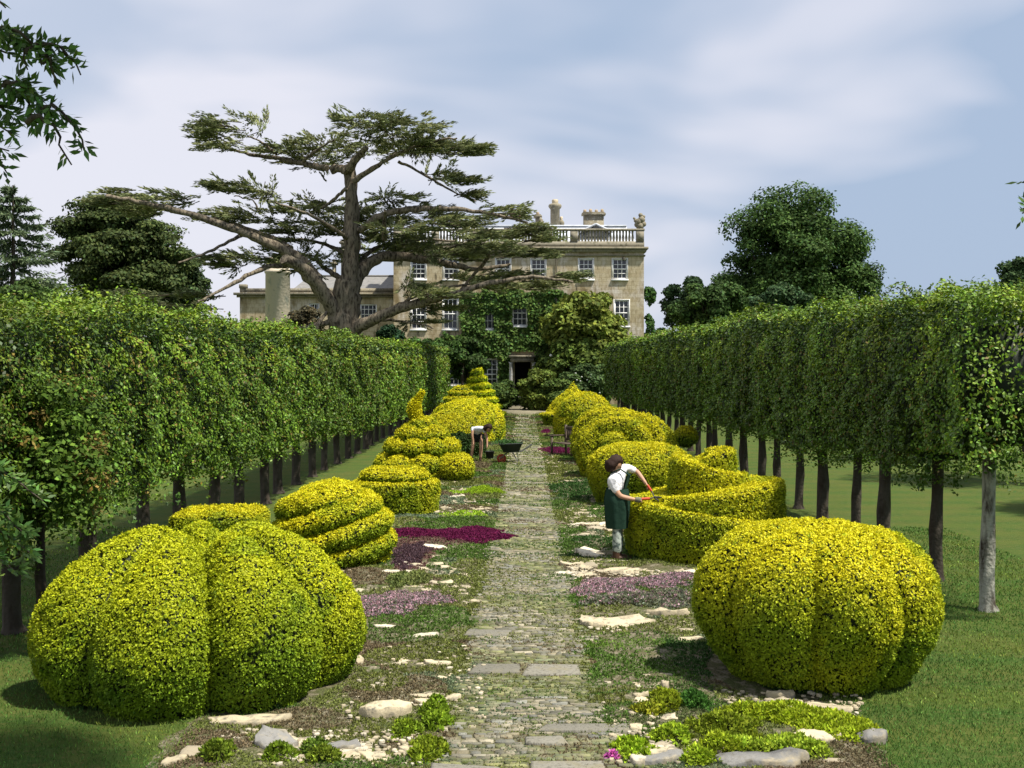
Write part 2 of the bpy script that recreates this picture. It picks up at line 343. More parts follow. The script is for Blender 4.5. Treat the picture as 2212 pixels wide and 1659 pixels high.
CN = {'p': 'cream', 'w': 'whitish', 't': 'tan', 'g': 'grey'}
def zone(x0, x1, y0, y1, n, sz=(14, 46), c='p', where=''):
    for _ in range(n):
        vx = R.uniform(x0, x1); vy = R.uniform(y0, y1); st(vx, vy, R.uniform(*sz), R.uniform(.09, .24), R.uniform(.03, .065), R.uniform(-25, 25), 'pppwt'[R.randint(5)] if c == 'p' else c, '@' + where)
zone(735, 960, 1238, 1285, 30, (22, 62), where='in the rubble below the coiled yew'); zone(860, 1010, 1205, 1250, 14, (16, 40), where='in the rubble above the left pink thyme'); zone(480, 900, 1600, 1655, 16, (30, 85), where='along the bottom left edge of the bed'); zone(1325, 1560, 1560, 1650, 16, (20, 60), where='around the lime tufts right of the path'); zone(1560, 1850, 1560, 1600, 7, (20, 60), where='behind the lime cover at lower right')
zone(1240, 1330, 1085, 1165, 30, (18, 50), where='beside the path left of the standing gardener'); zone(1230, 1360, 1195, 1250, 20, (25, 70), where='at the feet of the standing gardener'); zone(1350, 1520, 1225, 1245, 10, (25, 70), where='under the front wall of the stepped spiral yew'); zone(1190, 1260, 1010, 1050, 18, (10, 26), where='beside the path near the barrel yew'); zone(1262, 1480, 1325, 1368, 10, (25, 60), where='on the pale ledge right of the path')
zone(950, 1060, 1030, 1050, 9, (12, 34), where='near the foot of the scalloped cone'); zone(940, 1060, 1085, 1110, 10, (12, 30), where='in the grey cushions by the yew drum'); zone(870, 1000, 1500, 1530, 4, (20, 50), where='above the large smooth boulder'); zone(1180, 1230, 930, 1000, 14, (6, 18), where='near the wooden bench'); zone(1080, 1110, 930, 975, 6, (6, 14), where='beside the wheelbarrow'); zone(800, 960, 1430, 1470, 5, (20, 50), where='left of the path slabs')
zone(1330, 1500, 1505, 1560, 5, (14, 34), where='above the lime tufts right of the path'); zone(1120, 1240, 900, 925, 8, (4, 10), where='at the far end of the path'); zone(960, 1040, 1270, 1310, 8, (15, 40), where='inside the left pink thyme')
TONE = {'p': (.50, .43, .29), 'w': (.62, .56, .43), 't': (.36, .31, .22), 'g': (.22, .215, .20)}
def rock(x, y, w, d, h, rot, c):
    mb = MB(); nc = R.randint(6, 9); seg = nc * 3; ca = np.sort(np.linspace(0, 2 * math.pi, nc, endpoint=False) + R.uniform(-.28, .28, nc)); cr2 = R.uniform(.78, 1.12, nc)
    w *= 1.15; d *= 1.2; cx2 = np.cos(ca) * cr2; cy2 = np.sin(ca) * cr2; q = np.maximum(np.abs(np.cos(ca)), np.abs(np.sin(ca))) ** .6; cx2 /= q; cy2 /= q
    tt = np.arange(seg) / 3.0; px_ = np.interp(tt, np.arange(nc + 1), np.r_[cx2, cx2[:1]]); py_ = np.interp(tt, np.arange(nc + 1), np.r_[cy2, cy2[:1]])
    jx = R.normal(0, .045, seg); jy = R.normal(0, .045, seg); tilt = R.normal(0, .10, 2); rings = []
    for s_, z_ in ((.97, -.4), (1.0, .55), (.985, .86), (.93, .99), (.62, 1.02), (.25, 1.0)):
        bx = (px_ + jx) * s_ * w / 2; by = (py_ + jy) * s_ * d / 2
        X = bx * math.cos(rot) - by * math.sin(rot); Y = bx * math.sin(rot) + by * math.cos(rot); pp = np.stack([X + x, Y + y, 0 * X + z_ * h], -1)
        zz = z_ * h * .8 * (1 + .16 * NZ(pp, 7)) + (z_ > .8) * (X * tilt[0] + Y * tilt[1] + h * .10 * NZ2(pp, 16)) + R.normal(0, h * .025, seg)
        rings.append(np.stack([X, Y, zz], -1))
    g = np.stack(rings, 1); cc = np.array(TONE[c]) * R.uniform(.82, 1.1)
    mb.grid(g, cc, wrap=True); i = np.arange(seg); mb.add(np.vstack([g[:, -1], [[0, 0, g[:, -1, 2].mean()]]]), np.stack([i, (i + 1) % seg, np.full(seg, seg)], 1), cc)
    o = mb.build('stone', M_STONE); o.location = (x, y, -.004); return o
for (x, y, w, d, h, rot, c, lab) in STONES:
    if abs(x) < .62 and y < 40 and (lab is None or lab[0] == '@'): continue
    if lab and lab[0] == '@': lab = f'small {CN[c]} limestone piece ' + lab[1:]
    o = rock(x, y, w, d, h, rot, c)
    tag(o, lab or 'small grey-brown limestone piece in the thyme left of the path', 'stone', 'limestone pieces set in the thyme bed')

mb = MB()
for (x0, x1, y0, y1, n) in [(735, 970, 1236, 1290, 420), (860, 1010, 1200, 1250, 200), (470, 910, 1585, 1659, 420), (1320, 1560, 1555, 1655, 260), (1560, 1860, 1500, 1600, 260), (1220, 1335, 1075, 1170, 420), (1225, 1370, 1185, 1255, 300), (1350, 1520, 1222, 1250, 200), (1190, 1262, 1005, 1055, 240), (1255, 1490, 1320, 1372, 200), (940, 1062, 1026, 1112, 260), (1080, 1115, 930, 990, 120), (1165, 1235, 920, 1005, 220), (740, 1050, 1400, 1560, 160), (1300, 1500, 1480, 1560, 120)]:
    for _ in range(n):
        g_ = G(R.uniform(x0, x1), R.uniform(y0, y1)); sz_ = R.uniform(.015, .055) * (1 + max(0, g_[1] - 14) * .03)
        stonebox(mb, g_[0], g_[1], sz_, sz_ * R.uniform(.6, 1.1), sz_ * R.uniform(.25, .5), np.array(TONE['ppwt'[R.randint(4)]]) * R.uniform(.7, 1.05), R.uniform(0, 3), z0=.02, seg=6, irregular=.2)
o = mb.build('rubble', M_STONE); tag(o, 'small pale limestone chips scattered through the bed', 'rubble', kind='stuff')

def inyew(x, y): 
    m = np.zeros(len(x), bool)
    for (cx, cy, r) in YEWC: m |= (x - cx) ** 2 + (y - cy) ** 2 < (r * .9) ** 2
    return m
YEWC = [(-3.04, 11.4, 1.5), (2.82, 11.6, 1.18), (-2.9, 18.3, .95), (2.79, 18.8, 1.2), (-2.64, 24.3, .87), (-2.72, 31.7, 1.4), (2.4, 26, 1.15), (2.6, 31.5, 1.3)]
mb = MB()
n = 140000
side = R.choice([-1, 1], n); X, Y = scatter_strip(n, 8.4, 70, lambda y: np.zeros(len(y))); X = side * R.uniform(.56, 2.74, n)
path_n = 30000; Xp, Yp = scatter_strip(path_n, 8.4, 70, lambda y: R.choice([-1, 1], len(y)) * (.70 * (1 - R.rand(len(y)) ** 1.5 * 1.0)))
kp = NZ(np.c_[Xp, Yp * 1.5, np.zeros(path_n)], 1.6) > np.where(Yp < 20, -.55, .05); Xp, Yp = Xp[kp], Yp[kp]
X = np.concatenate([X, Xp]); Y = np.concatenate([Y, Yp])
keep = ~inyew(X, Y)
for (x, y, w, d, *_r) in STONES: keep &= ~(((X - x) / (w * .46)) ** 2 + ((Y - y) / (d * .46)) ** 2 < 1)
X, Y = X[keep], Y[keep]; p2 = np.c_[X, Y]; cc = cover_color(p2, R)
thin = R.rand(len(X)) < np.where(NZ2(np.c_[p2, np.zeros(len(X))], 1.7) < -1.0, .35, 1.0); X, Y, cc = X[thin], Y[thin], cc[thin]
sz = np.where(np.abs(X) < .6, .85, 1.0) * (.020 + .0011 * (Y - 9)); pz = np.where(np.abs(X) < .6, .016, bedz(X, Y))
nn = np.tile([0, 0, 1.0], (len(X), 1))
tufts(mb, np.c_[X, Y, pz], nn, sz, cc * np.exp(R.normal(size=(len(X), 1)) * .28), k=4, out=.55)
o = mb.build('creeping_thyme', M_LEAF); tag(o, 'low green and brown creeping thyme between the stones', 'ground cover', kind='stuff')

def mat_patch(name, label, cat, ell, color, v, dens, h, size, group=None, hue=.05, color2=None, frac=0.0):
    mb = MB(); c0 = None
    for (cx, cy, rx, ry) in ell:
        c, ax, ay = vpatch(cx, cy, rx, ry); 
        if c0 is None: c0 = c
        a = int(dens * ax * ay * 3.14) + 20; u = R.rand(a) ** .5; t = R.rand(a) * 6.283
        edge = 1 + .18 * np.sin(t * 3 + cx) + .12 * np.sin(t * 7 + cy) + .07 * np.sin(t * 15)
        x = c[0] + ax * u * edge * np.cos(t); y = c[1] + ay * u * edge * np.sin(t)
        z = bedz(x, y) + h * (1 - u ** 2) * (1 + .3 * NZ(np.c_[x, y, y * 0], 4))
        col = jit(a, color, v, hue)
        if color2 is not None: m = R.rand(a) < frac; col[m] = jit(m.sum(), color2, v, hue)
        nn = nrm(np.c_[(x - c[0]) / ax * h / ax, (y - c[1]) / ay * h / ay, np.ones(a)])
        tufts(mb, np.c_[x, y, z], nn, size, col, k=4, out=.7)
    o = mb.build(name, M_LEAF, loc=(c0[0], c0[1], 0)); return tag(o, label, cat, group)
mat_patch('thyme_mat', 'deep magenta flowering thyme mat reaching onto the path', 'thyme', [(1010, 1160, 78, 16), (905, 1158, 80, 9), (1075, 1163, 35, 6)], MAGENTA, .3, 2600, .05, .035)
mat_patch('thyme_mat', 'small magenta thyme mat in front of the wooden bench', 'thyme', [(1207, 976, 38, 6), (1180, 936, 10, 4)], (.15, .02, .07), .3, 2200, .05, .05)
mat_patch('thyme_mat', 'pink flowering thyme on the left side of the path', 'thyme', [(840, 1310, 85, 24), (920, 1305, 60, 16), (800, 1330, 50, 14)], MAUVE, .3, 2600, .04, .026, color2=GREY, frac=.35)
mat_patch('thyme_mat', 'pink flowering thyme on the right side of the path', 'thyme', [(1310, 1280, 75, 18), (1400, 1262, 100, 10), (1470, 1250, 40, 8)], MAUVE, .3, 2600, .04, .028, color2=GREY, frac=.3)
mat_patch('thyme_mat', 'grey-green thyme cushion above the pale ledge', 'thyme', [(1380, 1312, 110, 12), (1450, 1300, 50, 10)], (.17, .19, .12), .3, 2600, .10, .03, color2=MAUVE, frac=.15)
mat_patch('thyme_mat', 'dull purple faded thyme patch beside the coiled yew', 'thyme', [(885, 1205, 40, 26)], (.10, .06, .07), .3, 2200, .03, .03)
mat_patch('lime_marjoram', 'spreading lime yellow cover between rocks, the largest patch', 'plant', [(1790, 1577, 100, 26), (1690, 1560, 70, 18), (1855, 1592, 48, 16), (1610, 1560, 60, 16), (1560, 1625, 50, 14)], (.30, .38, .02), .28, 2600, .08, .034, 'lime green cushions')
mat_patch('lime_marjoram', 'lime cover along the long grey slab at the bottom', 'plant', [(1700, 1622, 80, 14), (1600, 1622, 60, 10), (1750, 1638, 40, 8)], (.28, .38, .03), .28, 2600, .07, .034, 'lime green cushions')
k = 0
for (cx, cy, rx, ry, col, lab) in [(940, 1545, 28, 16, (0.149, 0.234, 0.015), 'bright green feathery tuft, upper of the pair right of the cream boulder'), (943, 1568, 32, 15, (0.162, 0.250, 0.015), 'bright green feathery tuft, lower of the pair right of the cream boulder'),
        (875, 1588, 32, 17, (0.162, 0.234, 0.015), 'bright green tuft just below the cream boulder'), (470, 1648, 34, 17, (0.121, 0.172, 0.015), 'green tuft at the lower left behind flat weathered stones'), (605, 1640, 33, 16, (0.135, 0.203, 0.015), 'green tuft in front of the chunky grey stone'),
        (678, 1632, 30, 12, (0.108, 0.172, 0.020), 'green tuft between the two grey stones'), (700, 1652, 36, 12, (0.162, 0.218, 0.020), 'green tuft at the bottom edge under the blue-grey stone'), (925, 1630, 40, 24, (0.176, 0.234, 0.015), 'green tuft against the left edge of the path'),
        (1570, 1590, 75, 24, (0.176, 0.226, 0.016), 'mid green cushion in the centre of the lime cover'), (1365, 1628, 45, 20, (.26, .38, .02), 'lime tuft on the right edge of the path at the bottom'), (1450, 1600, 40, 18, (.24, .34, .02), 'lime tuft between pale rubble right of the path'),
        (1440, 1530, 34, 17, (0.216, 0.265, 0.015), 'lime tuft below the small cream blocks'), (1400, 1545, 30, 10, (0.243, 0.265, 0.020), 'low lime tuft beside the path above the mossy slab'), (1500, 1530, 34, 16, (.05, .13, .02), 'dark green cushion right of the lime tuft'),
        (1510, 1650, 40, 12, (.26, .36, .02), 'lime tuft touching the left end of the long grey slab'), (860, 1265, 22, 12, (.16, .20, .06), 'pale grey-green tuft in the rubble by the coiled yew'), (900, 1262, 26, 12, (.17, .20, .06), 'pale tuft right of another in the left rubble'),
        (1045, 1065, 40, 8, (.26, .38, .02), 'lime mat beside the path near the flat topped yew')]:
    mat_patch('green_cushion', lab, 'plant', [(cx, cy, rx, ry)], col, .3, 3000, .09 if ry > 11 else .05, .036, 'lime green cushions')
mat_patch('pink_flower', 'single bright pink flower clump at the path edge', 'flower', [(1325, 1642, 14, 7)], (.55, .12, .40), .2, 4000, .04, .03)

# ---- near grass blades
mb = MB(); n = 150000
X, Y = scatter_strip(n, 8.4, 22, lambda y: np.zeros(len(y))); sd = np.where(R.rand(n) < .6, 1, -1); X = sd * (2.62 + R.rand(n) ** 1.3 * 5.0)
keep = (np.abs(X) < .52 * Y); X, Y = X[keep], Y[keep]; n = len(X)
c = jit(n, (.080, .162, .030), .35, .10); mm = NZ(np.c_[X, Y, Y * 0], .8) > .5; c[mm] = c[mm] * np.array([1.7, 1.25, 1.2])
U = nrm(np.c_[R.normal(0, .5, n), R.normal(0, .5, n), np.ones(n)]); Wd = perp(U)
add_leaves(mb, np.c_[X, Y, np.full(n, .0)], U, Wd, R.uniform(.02, .045, n), .006 + .0008 * (Y - 9), c)
o = mb.build('grass', M_LEAF); tag(o, 'short mown grass blades beside the bed', 'grass', kind='stuff')

# ------------------------------------------------------------------ topiary
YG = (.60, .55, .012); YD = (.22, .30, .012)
def topiary(name, label, cx, cy, surf, size=None, dens=1.25, bump=.018, core=(.022, .03, .006), nth=120, nk=70, extra=None, cat='topiary', tint=1.0, rot=0.0, base=0.0):
    """surf(TH,T)-> r,z in metres about the plant's foot"""
    th = np.linspace(0, 2 * math.pi, nth, endpoint=False); T = np.linspace(0, 1, nk)
    TH, TT = np.meshgrid(th, T, indexing='ij'); r, z = surf(TH, TT)
    g = np.stack([r * np.cos(TH + rot), r * np.sin(TH + rot), z], -1)
    off = NZ(g + np.array([cx, cy, 0]), 1.6) * bump + NZ2(g + np.array([cx, cy, 0]), 5) * bump * .45
    dirn = nrm(np.stack([g[..., 0], g[..., 1], g[..., 2] * .5], -1)); g = g + dirn * off[..., None]; g[..., 2] = np.maximum(g[..., 2], 0)
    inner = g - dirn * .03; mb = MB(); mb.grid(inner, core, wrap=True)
    size = size or (.0195 + .00072 * max(0, cy - 11))
    _, _, area = sample_grid(g, 10); n = int(area / (size * size) * 1.15 * dens)
    p, nn, _ = sample_grid(g, n)
    cen = nrm(p - np.array([0, 0, .3])); nn = nn * np.sign((nn * cen).sum(1).mean())
    clump = NZ2(p + cx, 9) ; p = p + nn * (R.normal(0, .3 * size, (n, 1)) + clump[:, None] * size * .35)
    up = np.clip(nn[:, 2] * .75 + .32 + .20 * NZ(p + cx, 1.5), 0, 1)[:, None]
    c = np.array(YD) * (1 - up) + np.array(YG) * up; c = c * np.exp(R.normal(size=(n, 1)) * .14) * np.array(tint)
    old = R.rand(n) < .05; c[old] *= np.array([.4, .55, .8]); wthr = NZ2(p + cx * 3, 2.2) > 1.15; c[wthr] *= np.array([.72, .82, 1]); c = np.clip(c, .003, .75)
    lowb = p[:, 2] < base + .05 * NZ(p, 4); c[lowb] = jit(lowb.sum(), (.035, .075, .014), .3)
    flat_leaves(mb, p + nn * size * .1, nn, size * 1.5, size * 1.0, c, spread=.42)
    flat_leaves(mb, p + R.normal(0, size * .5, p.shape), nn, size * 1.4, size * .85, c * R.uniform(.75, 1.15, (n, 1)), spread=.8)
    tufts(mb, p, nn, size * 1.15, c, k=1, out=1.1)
    o = mb.build(name, M_YEW); o.location = (cx, cy, 0); tag(o, label, cat)
    return o
GR = 'clipped golden yew shapes lining the path'
def superd(T, Rr, H, tuck=.86, p=.8, zb=.36, ze=.85):
    """dome profile from top centre (T=0) to the ground (T=1)"""
    a = np.clip(T / .72, 0, 1) * math.pi / 2; r1 = np.sin(a) ** p; z1 = zb + (1 - zb) * np.cos(a) ** ze
    b = np.clip((T - .72) / .28, 0, 1); r = np.where(T < .72, r1, 1 - (1 - tuck) * b ** 1.6); z = np.where(T < .72, z1, zb * (1 - b)); return Rr * r, H * z
def lobes(TH, n, ph=0, e=.55): return np.abs(np.cos(n * (TH - ph) / 2)) ** e
PI = math.pi
def sL1(TH, T):
    # two big front lobes, valley facing the camera; sharp creases
    lb = lobes(TH, 7, rad(-72) + PI / 7, .62)
    r, z = superd(T, 1.5 * (.80 + .20 * lb), 1.56, .86, .98, .30, 1.0)
    q = np.clip(r / 1.3, 0, 1); z = z * (1 - .30 * (1 - lb) * np.sin(q * PI) ** .6) - .30 * np.exp(-(r / .38) ** 2)
    return r, z
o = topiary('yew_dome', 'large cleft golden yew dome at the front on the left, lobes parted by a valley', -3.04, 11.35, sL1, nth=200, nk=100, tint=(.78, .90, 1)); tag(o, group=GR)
def sR1(TH, T):
    lb = lobes(TH, 8, rad(-104) + PI / 8, .34)
    r, z = superd(T, 1.19 * (.79 + .21 * lb), 1.44, .70, .66, .48)
    q = np.clip(r / 1.2, 0, 1); z = z * (1 - .06 * (1 - lb) * q) - .10 * np.exp(-(r / .25) ** 2); return r, z
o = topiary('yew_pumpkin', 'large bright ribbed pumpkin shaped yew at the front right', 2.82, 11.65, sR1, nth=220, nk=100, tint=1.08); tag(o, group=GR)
def resamp(poly, T):
    poly = np.asarray(poly, float); d = np.concatenate([[0], np.cumsum(np.hypot(*np.diff(poly, axis=0).T))]); d /= d[-1]
    return np.interp(T, d, poly[:, 0]), np.interp(T, d, poly[:, 1])
def tiers(poly):
    return lambda TH, T: resamp(poly, T)
def square(TH, w): 
    return w / np.maximum(np.abs(np.cos(TH)), np.abs(np.sin(TH))) 
def sBox(TH, T):
    r, z = resamp([(0, 1.11), (.44, 1.13), (.51, 1.10), (.53, 1.0), (.53, 0)], T); k = np.clip(square(TH, 1.0), 1, 1.32); return r * k, z
o = topiary('yew_block', 'flat topped rectangular yew block behind the cleft dome', -3.88, 15.3, sBox, rot=.05, tint=.95, nk=90, bump=.007); tag(o, group=GR)
def sSnail(TH, T):
    r, z = superd(T, .96, 1.2, .93, .86, .26); x = r * np.cos(TH)
    ph = (z - .20 * x + .04) / .34 - TH / (2 * PI) - .05; fr = ph - np.floor(ph); b = np.sin(PI * np.clip(fr, .0, 1)) ** .62
    k = np.clip(r / .25, 0, 1); return r * (1 - .19 * (1 - b) * k) , z - .03 * (1 - b) * k
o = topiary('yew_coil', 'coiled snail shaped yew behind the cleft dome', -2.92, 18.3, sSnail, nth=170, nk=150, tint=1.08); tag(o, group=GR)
o = topiary('yew_drum', 'yew drum with a stepped disc lid and small knob', -2.64, 24.3, tiers([(0, 1.0), (.20, 1.0), (.24, .97), (.22, .93), (.45, .90), (.66, .80), (.70, .72), (.58, .66), (.6, .62), (.82, .64), (.88, .60), (.88, .3), (.84, 0)]), nk=90, tint=1.0); tag(o, group=GR)
def sScal(TH, T):
    r, z = resamp([(0, 1.60), (.28, 1.52), (.60, 1.25), (.92, .88), (1.18, .50), (1.32, .25), (1.28, 0)], T)
    row = T * 4.4; rf = np.floor(row); fr = row - rf; af = TH * 9 / (2 * PI) + .5 * (rf % 2); af = af - np.floor(af); b = np.sqrt(np.clip(1 - (2 * fr - 1) ** 2 * .9 - (2 * af - 1) ** 2 * .9, 0, 1))
    return r * (.80 + .24 * b), z + .06 * b * np.clip(r, 0, 1)
o = topiary('yew_cone', 'scalloped yew cone topped by a curling tail', -2.72, 31.7, sScal, nth=150, nk=110); tag(o, group=GR); o5 = o
mb = MB(); t = np.linspace(0, 1, 24); cx_ = -.10 - .16 * np.sin(t * PI * 1.1) + .0 * t * t; ptsf = np.c_[cx_ + .05, 0 * t, 1.45 + .78 * t]; rr = .03 + .17 * np.sin(PI * np.clip(t * .95 + .08, 0, 1)) ** 1.2 * (1 - .55 * t)
mb.tube(ptsf, rr * .85, 10, (.05, .06, .012)); ang = R.rand(1500) * 6.28; ii = R.randint(0, 24, 1500); nn = nrm(np.c_[np.cos(ang), np.sin(ang), R.normal(0, .3, 1500)])
tufts(mb, ptsf[ii] + nn * rr[ii][:, None] + np.c_[np.zeros((1500, 2)), R.normal(0, .02, 1500)], nn, .055, jit(1500, YG, .25), k=3); mb.build('finial', M_YEW, parent=o5)
mb = MB(); gth = np.linspace(0, 2 * PI, 40, endpoint=False)
def ball(name, label, x, y, z, r, parent=None, tint=1.0, squash=.85):
    f = lambda TH, T: (r * np.sin(T * PI), z + r * squash * np.cos(T * PI)); return topiary(name, label, x, y, f, nth=50, nk=30, bump=.01, tint=tint)
o = ball('yew_ball', 'small round yew ball at the foot of the scalloped cone', -1.72, 30.4, .35, .42); tag(o, group=GR)
def sSw(tw, n, Rr, H, d=.26, e=.85, tuck=.9):
    def f(TH, T):
        r, z = superd(T, Rr, H, tuck, .8, .3); lb = lobes(TH + tw * T, n, 0, e); k = np.clip(r / (.3 * Rr), 0, 1); return r * (1 - d * (1 - lb) * k), z * (1 - .06 * (1 - lb))
    return f
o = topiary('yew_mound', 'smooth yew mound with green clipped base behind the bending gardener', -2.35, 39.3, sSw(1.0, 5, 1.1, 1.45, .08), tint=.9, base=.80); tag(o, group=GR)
o = topiary('yew_swirl', 'bright swirled yew dome beyond the bending gardener', -2.2, 46, sSw(1.6, 8, 1.45, 1.62, .17), tint=1.12); tag(o, group=GR)
o = topiary('yew_discs', 'stacked plate shaped yew left of the tall tiered cone', -2.95, 55, tiers([(0, 1.95), (.30, 1.93), (.36, 1.84), (.15, 1.78), (.50, 1.72), (.56, 1.62), (.25, 1.53), (.72, 1.44), (.78, 1.32), (.4, 1.22), (.95, 1.10), (1.0, .92), (.7, .82), (1.15, .6), (1.1, 0)]), nk=120, tint=.95); tag(o, group=GR)
poly = [(0, 2.72)]
for i in range(7):
    zt = 2.62 - i * .36; ro = .30 + i * .20; poly += [(ro * .78, zt + .04), (ro, zt - .06), (ro * .96, zt - .2), (ro * .72, zt - .27)]
poly += [(1.4, .2), (1.35, 0)]
def sTier(TH, T):
    r, z = resamp(poly, T); return r, z + .05 * np.cos(TH) * (z > .1)
o = topiary('yew_tower', 'tallest tiered yew cone with a ball on top, near the house', -2.5, 62, sTier, nk=150, nth=80, size=.055, bump=.008, tint=(1.15, 1.25, 1), core=(.06, .075, .01)); tag(o, group=GR)
# right side
def offc(TH, Rr, c): return c * np.cos(TH) + np.sqrt(np.maximum(Rr ** 2 - (c * np.sin(TH)) ** 2, .0004))
def sSpiral(TH, T):
    C = np.cos(TH); S = np.sin(TH); out_r = np.zeros_like(TH); out_z = np.zeros_like(TH)
    for j in range(TH.shape[0]):
        c = C[j, 0]; th = TH[j, 0]
        z4, r4 = 1.54 + .12 * c, offc(th, .34, .12); z3, r3 = 1.40 - .14 * c, offc(th, .60, .06)
        z2, r2 = 1.06 + .13 * c, offc(th, 1.08, .12); z1, r1 = .74 - .16 * c, 1.22
        r2 = min(r2, 1.19)
        pl = [(0, z4), (r4 * .93, z4 + .015), (r4, z4 - .05), (r4 + .01, z3 + .0), (r3 * .95, z3 + .01), (r3, z3 - .06), (r3 + .02, z2), (r2 * .96, z2 + .01), (r2, z2 - .07), (r2 + .01, z1 + .0), (r1 * .97 + .01, z1 + .01), (r1 + .015, z1 - .07), (r1, .3), (r1 * .95, 0)]
        out_r[j], out_z[j] = resamp(pl, T[j])
    return out_r, out_z
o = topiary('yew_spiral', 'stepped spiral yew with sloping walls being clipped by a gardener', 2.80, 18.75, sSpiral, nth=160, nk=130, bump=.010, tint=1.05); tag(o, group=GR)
def planar(Rr, H, ax, wl, d=.24, tuck=.86, ph=0.):
    def f(TH, T):
        r, z = superd(T, Rr, H, tuck, .82, .32); x = r * np.cos(TH); y = r * np.sin(TH)
        q = (ax[0] * x + ax[1] * y + ax[2] * z) / wl + ph; fr = q - np.floor(q); b = np.sin(PI * fr) ** .85; return r * (1 - d * (1 - b) * np.clip(r / (.3 * Rr), 0, 1)), z * (1 - d * .5 * (1 - b) * np.clip(r / .3, 0, 1))
    return f
def sCut(TH, T):
    r, z = superd(T, 1.16, 1.28, .80, .62, .55); k = ((TH > 2.6) & (TH < 3.9)) | ((TH > 5.2) & (TH < 5.5)); return r * np.where(k, .9, 1.0), z
o = topiary('yew_barrel', 'rounded yew barrel behind the standing gardener', 2.40, 25.8, sCut, nth=140, nk=80, tint=.98); tag(o, group=GR)
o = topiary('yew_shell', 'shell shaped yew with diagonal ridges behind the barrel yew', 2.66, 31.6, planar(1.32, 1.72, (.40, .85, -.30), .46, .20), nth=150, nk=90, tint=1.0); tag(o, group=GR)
o = topiary('yew_shell', 'second ridged shell yew beside the wooden bench', 2.62, 36.4, planar(1.25, 1.66, (.45, .85, -.25), .40, .20), nth=160, nk=110, tint=.98); tag(o, group=GR)
def sDim(TH, T):
    r, z = superd(T, 1.22, 1.8, .9, .9, .25); k = np.clip(np.sin(TH * 7) * np.sin(z * 9), 0, 1) ** 3 * (z < 1.1) * (z > .4); return r * (1 - .10 * k), z
o = topiary('yew_dome', 'dimpled yew dome with small scooped holes', 2.38, 48.5, sDim, nth=120, nk=80); tag(o, group=GR)
def sOn(TH, T):
    r, z = resamp([(0, 2.1), (.10, 1.95), (.22, 1.75), (.5, 1.55), (.95, 1.15), (1.25, .7), (1.3, .35), (1.1, 0)], T); lb = lobes(TH, 4, .4, .4); return r * (.92 + .08 * lb), z
o = topiary('yew_onion', 'pointed onion shaped yew nearest the house on the right', 2.3, 58, sOn, nth=100, nk=80, tint=1.05); tag(o, group=GR)
o = topiary('yew_table', 'low flat plate of yew at the path side of the onion yew', 1.25, 57, tiers([(0, .62), (.5, .62), (.55, .55), (.4, .4), (.3, 0)]), nth=60, nk=40); tag(o, group=GR)
o = ball('yew_ball', 'lone yew ball under the right pleached trees', 5.0, 37.5, .72, .36); tag(o, group=GR)

